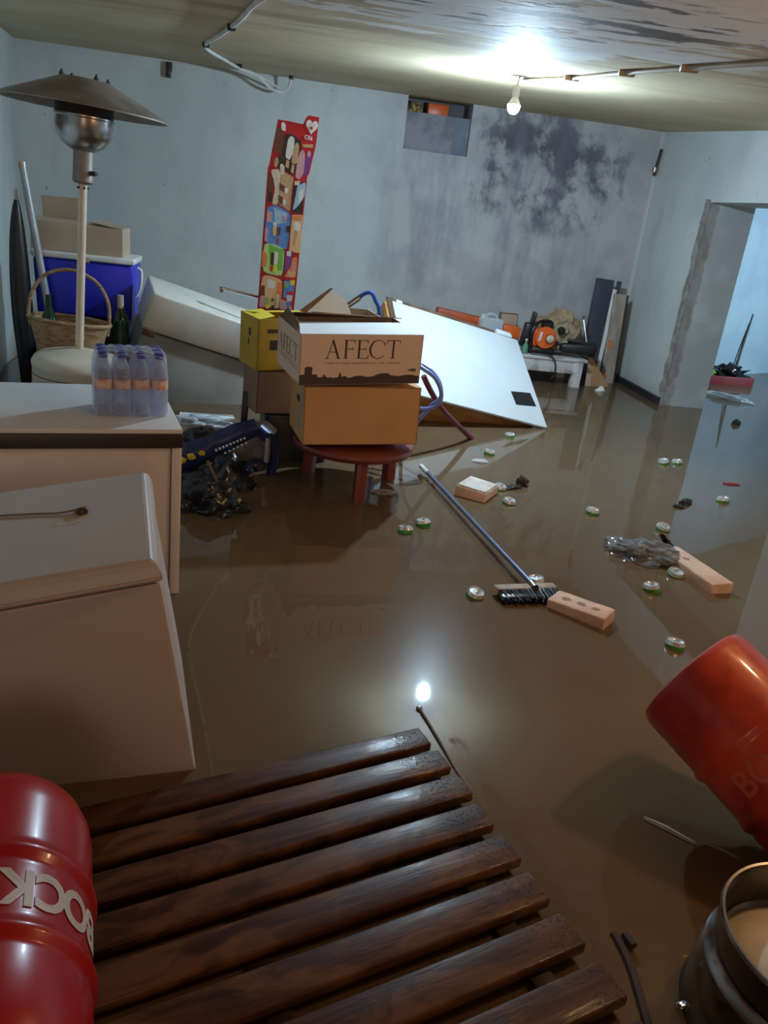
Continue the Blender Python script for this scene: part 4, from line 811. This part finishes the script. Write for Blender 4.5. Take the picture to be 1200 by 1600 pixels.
# ------------------------------------------------------------------ floating things
m_can = mat('green_can', (.05, .30, .04), .3, .3, col2=(.10, .42, .06), scale=30); m_lid = mat('can_lid', (.82, .83, .84), .30, .75)
cans = [(1.625, 5.048, 'green can floating nearest the tipped cupboard'), (1.371, 4.592, 'green can floating between cupboard and square brick'), (1.266, 3.927, 'green can touching the square pale brick'),
 (1.257, 3.711, 'green can just below the square brick'), (.737, 3.342, 'green can right of the pair beside the table leg'), (.641, 3.251, 'green can left of the pair beside the table leg'), (.827, 2.639, 'green can floating left of the broom head'),
 (1.115, 2.786, 'green can floating behind the broom head'), (1.691, 3.649, 'lone green can in the open water above the plastic bag'), (2.575, 4.677, 'left can of the touching pair before the doorway'), (2.687, 4.703, 'right can of the touching pair before the doorway'),
 (2.614, 3.985, 'green can floating farthest right near the picture edge'), (2.001, 3.473, 'green can floating just behind the plastic bag'), (1.614, 2.775, 'green can just in front of the plastic bag'), (1.498, 2.319, 'green can closest to the fallen red keg'), (1.80, 2.93, 'green can half hidden between plastic bag and brick')]
def make_can():
    t = thing('drink_can', cans[0][2], 'can', group='green cans floating in the water')
    MB().lathe([(0, -.115), (.024, -.115), (.033, -.105), (.033, -.001), (0, -.001)], 32).build('body', m_can, t)
    MB().lathe([(.0332, -.001), (.0325, .002), (.029, .009), (.0285, .012), (.027, .012), (.0245, .008), (0, .011)], 32).build('rim_lid', m_lid, t)
    MB().tube([(.006*math.cos(q)-.004, .009*math.sin(q), .0115) for q in [k*PI/6 for k in range(12)]], .0016, 6, True, sub=2).build('ring_pull', m_chrome, t)
    return t
c0 = make_can(); random.seed(11)
for i, (x, y, lb) in enumerate(cans):
    o = c0 if i == 0 else copy_tree(c0); o['label'] = lb
    o.location = (x, y, .011+random.uniform(0, .004)); o.rotation_euler = (random.uniform(-.22, .22), random.uniform(-.22, .22), random.uniform(0, 6)); o.scale = (1.06,)*3
m_brick = mat('pale_pink_brick', (.74, .52, .39), .85, col2=(.64, .43, .32), scale=14, bump=.8, bscale=50); m_bw = mat('brick_mortar', (.66, .62, .57), .85, col2=(.56, .48, .40), scale=10, bump=.7, bscale=40)
def brick(label, loc, size, rot, holes, top=None):
    t = thing('floating_brick', label, 'brick', loc, rot, 'pale bricks in the water'); sx, sy, sz = size
    bm = pbox(sx, sy, sz, .006, 2); bmesh.ops.subdivide_edges(bm, edges=[e for e in bm.edges if e.calc_length() > .03], cuts=4)
    for v in bm.verts: v.co += v.co.normalized()*.0035*noise.noise(v.co*45+Vector((sx*99, 0, 0)))
    MB().add(bm).build('block', m_brick, t, angle=50)
    if top:
        MB().box((0, 0, sz/2+.003), (sx*.94, sy*.93, .010), .004).build('mortar_face', m_bw, t)
    for hx, hy, r in holes: MB().blob((hx, hy, sz/2-.002), (r, r*.75, .004), .25, 2, 3, hx*40).build('hollow', mat('brick_hollow', (.34, .21, .15), .9), t)
brick('nearly square pale brick with white face, beyond the broom handle', (1.105, 3.825, .005), (.20, .17, .09), (.05, .02, .98), (), True)
brick('hollowed pale brick touching the broom head', (1.215, 2.535, .002), (.235, .105, .08), (.05, -.05, -.78), ((-.06, 0, .022), (0, 0, .022), (.06, 0, .020)))
brick('long pale brick beside the floating plastic bag', (1.905, 2.97, .004), (.40, .105, .075), (-.06, .02, 1.72), ((.06, 0, .022),))
# broom
T = thing('broom', 'push broom with blue grey handle floating head toward viewer', 'broom', (1.04, 2.645, .0), (0, 0, .17))
b = MB(); b.box((0, .03, .026), (.262, .045, .026), .006); b.build('head_block', mat('broom_wood', (.46, .36, .28), .7, col2=(.36, .26, .2), scale=20), T)
m_br = mat('black_bristle', (.012, .014, .022), .25); random.seed(2)
b = MB()
for i in range(34):
    for j in range(5):
        x = -.124+i*.0075; z = .036-j*.007
        b.cyl((x, .012, z), (x+random.uniform(-.006, .006), -.052+random.uniform(-.008, .008), z-.012+random.uniform(-.006, .004)), .0030, .0022, 5)
b.box((0, -.012, .014), (.254, .062, .030), .006)
o = b.build('bristles', m_br, T)
hd = Vector((.864, 4.136, .02)); hp0 = Vector((1.04, 2.645, 0)); Rz = Matrix.Rotation(-.17, 3, 'Z')
e1 = Rz @ (Vector((1.062, 2.70, .040))-hp0); e2 = Rz @ (Vector((.875, 4.03, .030))-hp0); e3 = Rz @ (Vector((.857, 4.15, .030))-hp0)
MB().cyl(e1, e2, .0105, seg=16).build('handle', mat('blue_grey_steel', (.16, .21, .36), .3, .4), T); MB().cyl(e2, e3, .0135, seg=16).build('grip', m_plaster, T)
MB().cyl(Rz @ (Vector((1.068, 2.66, .034))-hp0), e1, .018, .013, seg=16).build('socket', m_steel, T)
# floating plastic bag with rubbish
T = thing('plastic_bag', 'clear grey plastic bag of rubbish floating beside the long brick', 'bag', (1.74, 3.12, .0), (0, 0, -.45))
MB().blob((0, 0, .005), (.17, .115, .060), .35, 1.7, 5, 7., fold=.45).build('film', clear('dirty_film', (.20, .20, .20), .45, .10), T)
MB().blob((.0, -.01, .0), (.12, .075, .045), .5, 2.5, 4, 17., fold=.8).build('contents', mat('brown_refuse', (.12, .075, .05), .5, col2=(.25, .2, .16), scale=18), T)
b = MB(); b.grid(lambda u, v: (.06+.05*u+.01*math.sin(v*5), .07+.02*math.sin(u*6), .045+.055*v*(1-.3*u)), 8, 8, .003); b.build('dark_scrap', m_edge, T)
def debris(name, label, cat, loc, size, m, seed, rz=0, amp=.4):
    t = thing(name, label, cat, loc, (0, 0, rz)); MB().blob((0, 0, size[2]*.35), size, amp, 2.3, 4, seed, fold=.8).build('piece', m, t); return t
m_debris = mat('dark_debris', (.04, .025, .018), .3, bump=.5)
debris('dark_debris', 'dark brown wet scrap right of the square brick', 'debris', (1.42, 4.03, 0), (.035, .03, .035), m_debris, 1.)
debris('dark_debris', 'thin dark film trailing beside the wet scrap', 'debris', (1.345, 3.97, 0), (.06, .035, .012), m_debris, 4., .5)
debris('dark_debris', 'dark elongated scrap floating left of the farthest right can', 'debris', (2.34, 3.90, 0), (.05, .022, .022), m_debris, 7., .5)
debris('dark_debris', 'small dark crumb touching the elongated scrap', 'debris', (2.265, 3.83, 0), (.03, .02, .012), m_debris, 9.)
debris('red_wrapper', 'small red wrapper floating near the right picture edge', 'wrapper', (2.868, 4.327, 0), (.055, .02, .008), mat('wrapper_red', (.35, .05, .06), .4), 3.)
debris('dark_debris', 'small dark lump floating in the doorway', 'debris', (3.88, 6.03, 0), (.035, .025, .03), mat('green_black', (.03, .045, .035), .5), 5.)
debris('clear_plastic_wrap', 'small crumpled clear plastic floating right of the table leg', 'plastic wrap', (.60, 3.745, 0), (.06, .035, .012), clear('wrap_film2', (.55, .55, .52), .30, .12), 6.)
debris('clear_plastic_wrap', 'tiny white plastic flake beside the upper cans', 'plastic wrap', (1.27, 4.42, 0), (.045, .03, .008), clear('wrap_film3', (.6, .6, .58), .45, .12), 8.)
T = thing('string', 'thin cord hanging down into the water by the platform', 'cord', (.486, 1.899, 0)); MB().tube([(0, 0, .004), (.018, -.08, .004), (.036, -.165, .003), (.063, -.294, .0), (.105, -.403, -.006)], .0035).build('strand', mat('cord_grey', (.22, .16, .13), .5), T); MB().blob((0, .0, .004), (.010, .010, .006), .2, 2, 2, 1.).build('knot', m_steel, T)
T = thing('wooden_stick', 'dark wet stick in the water beside the platform corner', 'stick', (.78, 1.12, 0)); MB().tube([(-.003, .01, .000), (.000, -.06, .001), (-.010, -.14, .001), (-.032, -.27, -.004)], .010).build('stick', mat('dark_stick', (.06, .03, .018), .7), T)
b = MB(); b.tube([(.014, .0, .010), (.02, -.03, .012)], .009); b.build('knot', m_edge, T)
m_strip = mat('pale_strip_tone', (.62, .54, .44), .4)  # pale streaks between the kegs, built as thin strips on the water
T = thing('pale_strip', 'pale thin strip floating between the two kegs at right', 'plastic strip', (.992, 1.464, .006)); MB().grid(ribbon([(0, 0, .003), (.045, -.035, .004), (.095, -.086, .003)], lambda u: .007+.014*math.sin(u*PI), (0, .3, 1), .002), 14, 3, .002).build('strip', m_strip, T)
T = thing('pale_strip', 'fainter pale strip end nearer the steel keg', 'plastic strip', (1.107, 1.380, .004)); MB().grid(ribbon([(0, 0, .001), (.04, -.022, .001), (.09, -.066, -.001)], lambda u: .006+.013*math.sin(u*PI), (0, 0, 1), .002), 14, 3, .001).build('strip', mat('dim_strip', (.32, .26, .2), .4), T)

# ------------------------------------------------------------------ beyond the doorway
T = thing('red_tray', 'red tray floating in the side room with dark things', 'tray', (4.90, 8.10, -.02), (0, 0, .10))
b = MB(); b.box((0, 0, .01), (.52, .34, .02)); b.box((0, -.17, .055), (.54, .018, .11), .005); b.box((0, .17, .055), (.54, .018, .11), .005); b.box((-.265, 0, .055), (.018, .34, .11), .005); b.box((.265, 0, .055), (.018, .34, .11), .005); b.build('tub', mat('tray_red', (.30, .03, .03), .45), T)
T = thing('tool_heap', 'dark tools heaped in the red tray', 'tools', (4.93, 8.08, .0), (0, 0, 0)); MB().blob((0, 0, .10), (.19, .10, .08), .6, 2.5, 4, 3., fold=.9).build('heap', m_black, T); MB().blob((.02, -.03, .15), (.05, .03, .03), .5, 3, 3, 5.).build('bright_tool', m_steel, T)
T = thing('green_glove', 'lime green glove at left end of the red tray', 'glove', (4.70, 8.04, .05)); MB().blob((0, 0, .05), (.06, .05, .035), .4, 2.5, 3, 8., fold=.6).build('cloth', mat('lime', (.30, .50, .06), .6), T)
T = thing('long_bar', 'slim dark bar rising from the red tray', 'bar', (5.0, 8.10, .05), (0, 0, 0)); MB().tube([(.02, 0, 0), (.03, 0, .3), (.055, .01, .62), (.06, .01, .70)], lambda t: .018-.010*t).build('blade', mat('grey_tool', (.16, .17, .19), .4, .4), T); MB().tube([(-.02, 0, 0), (.0, .0, .28), (.045, .01, .60)], .006).build('edge_rod', m_edge, T)
T = thing('white_plastic_bag', 'twisted white plastic bag floating before the red tray', 'bag', (4.40, 7.12, .0), (0, 0, -.72)); MB().blob((0, 0, .012), (.24, .05, .04), .4, 2., 4, 12., fold=.4).build('film', clear('white_film', (.75, .80, .84), .6, .2), T)
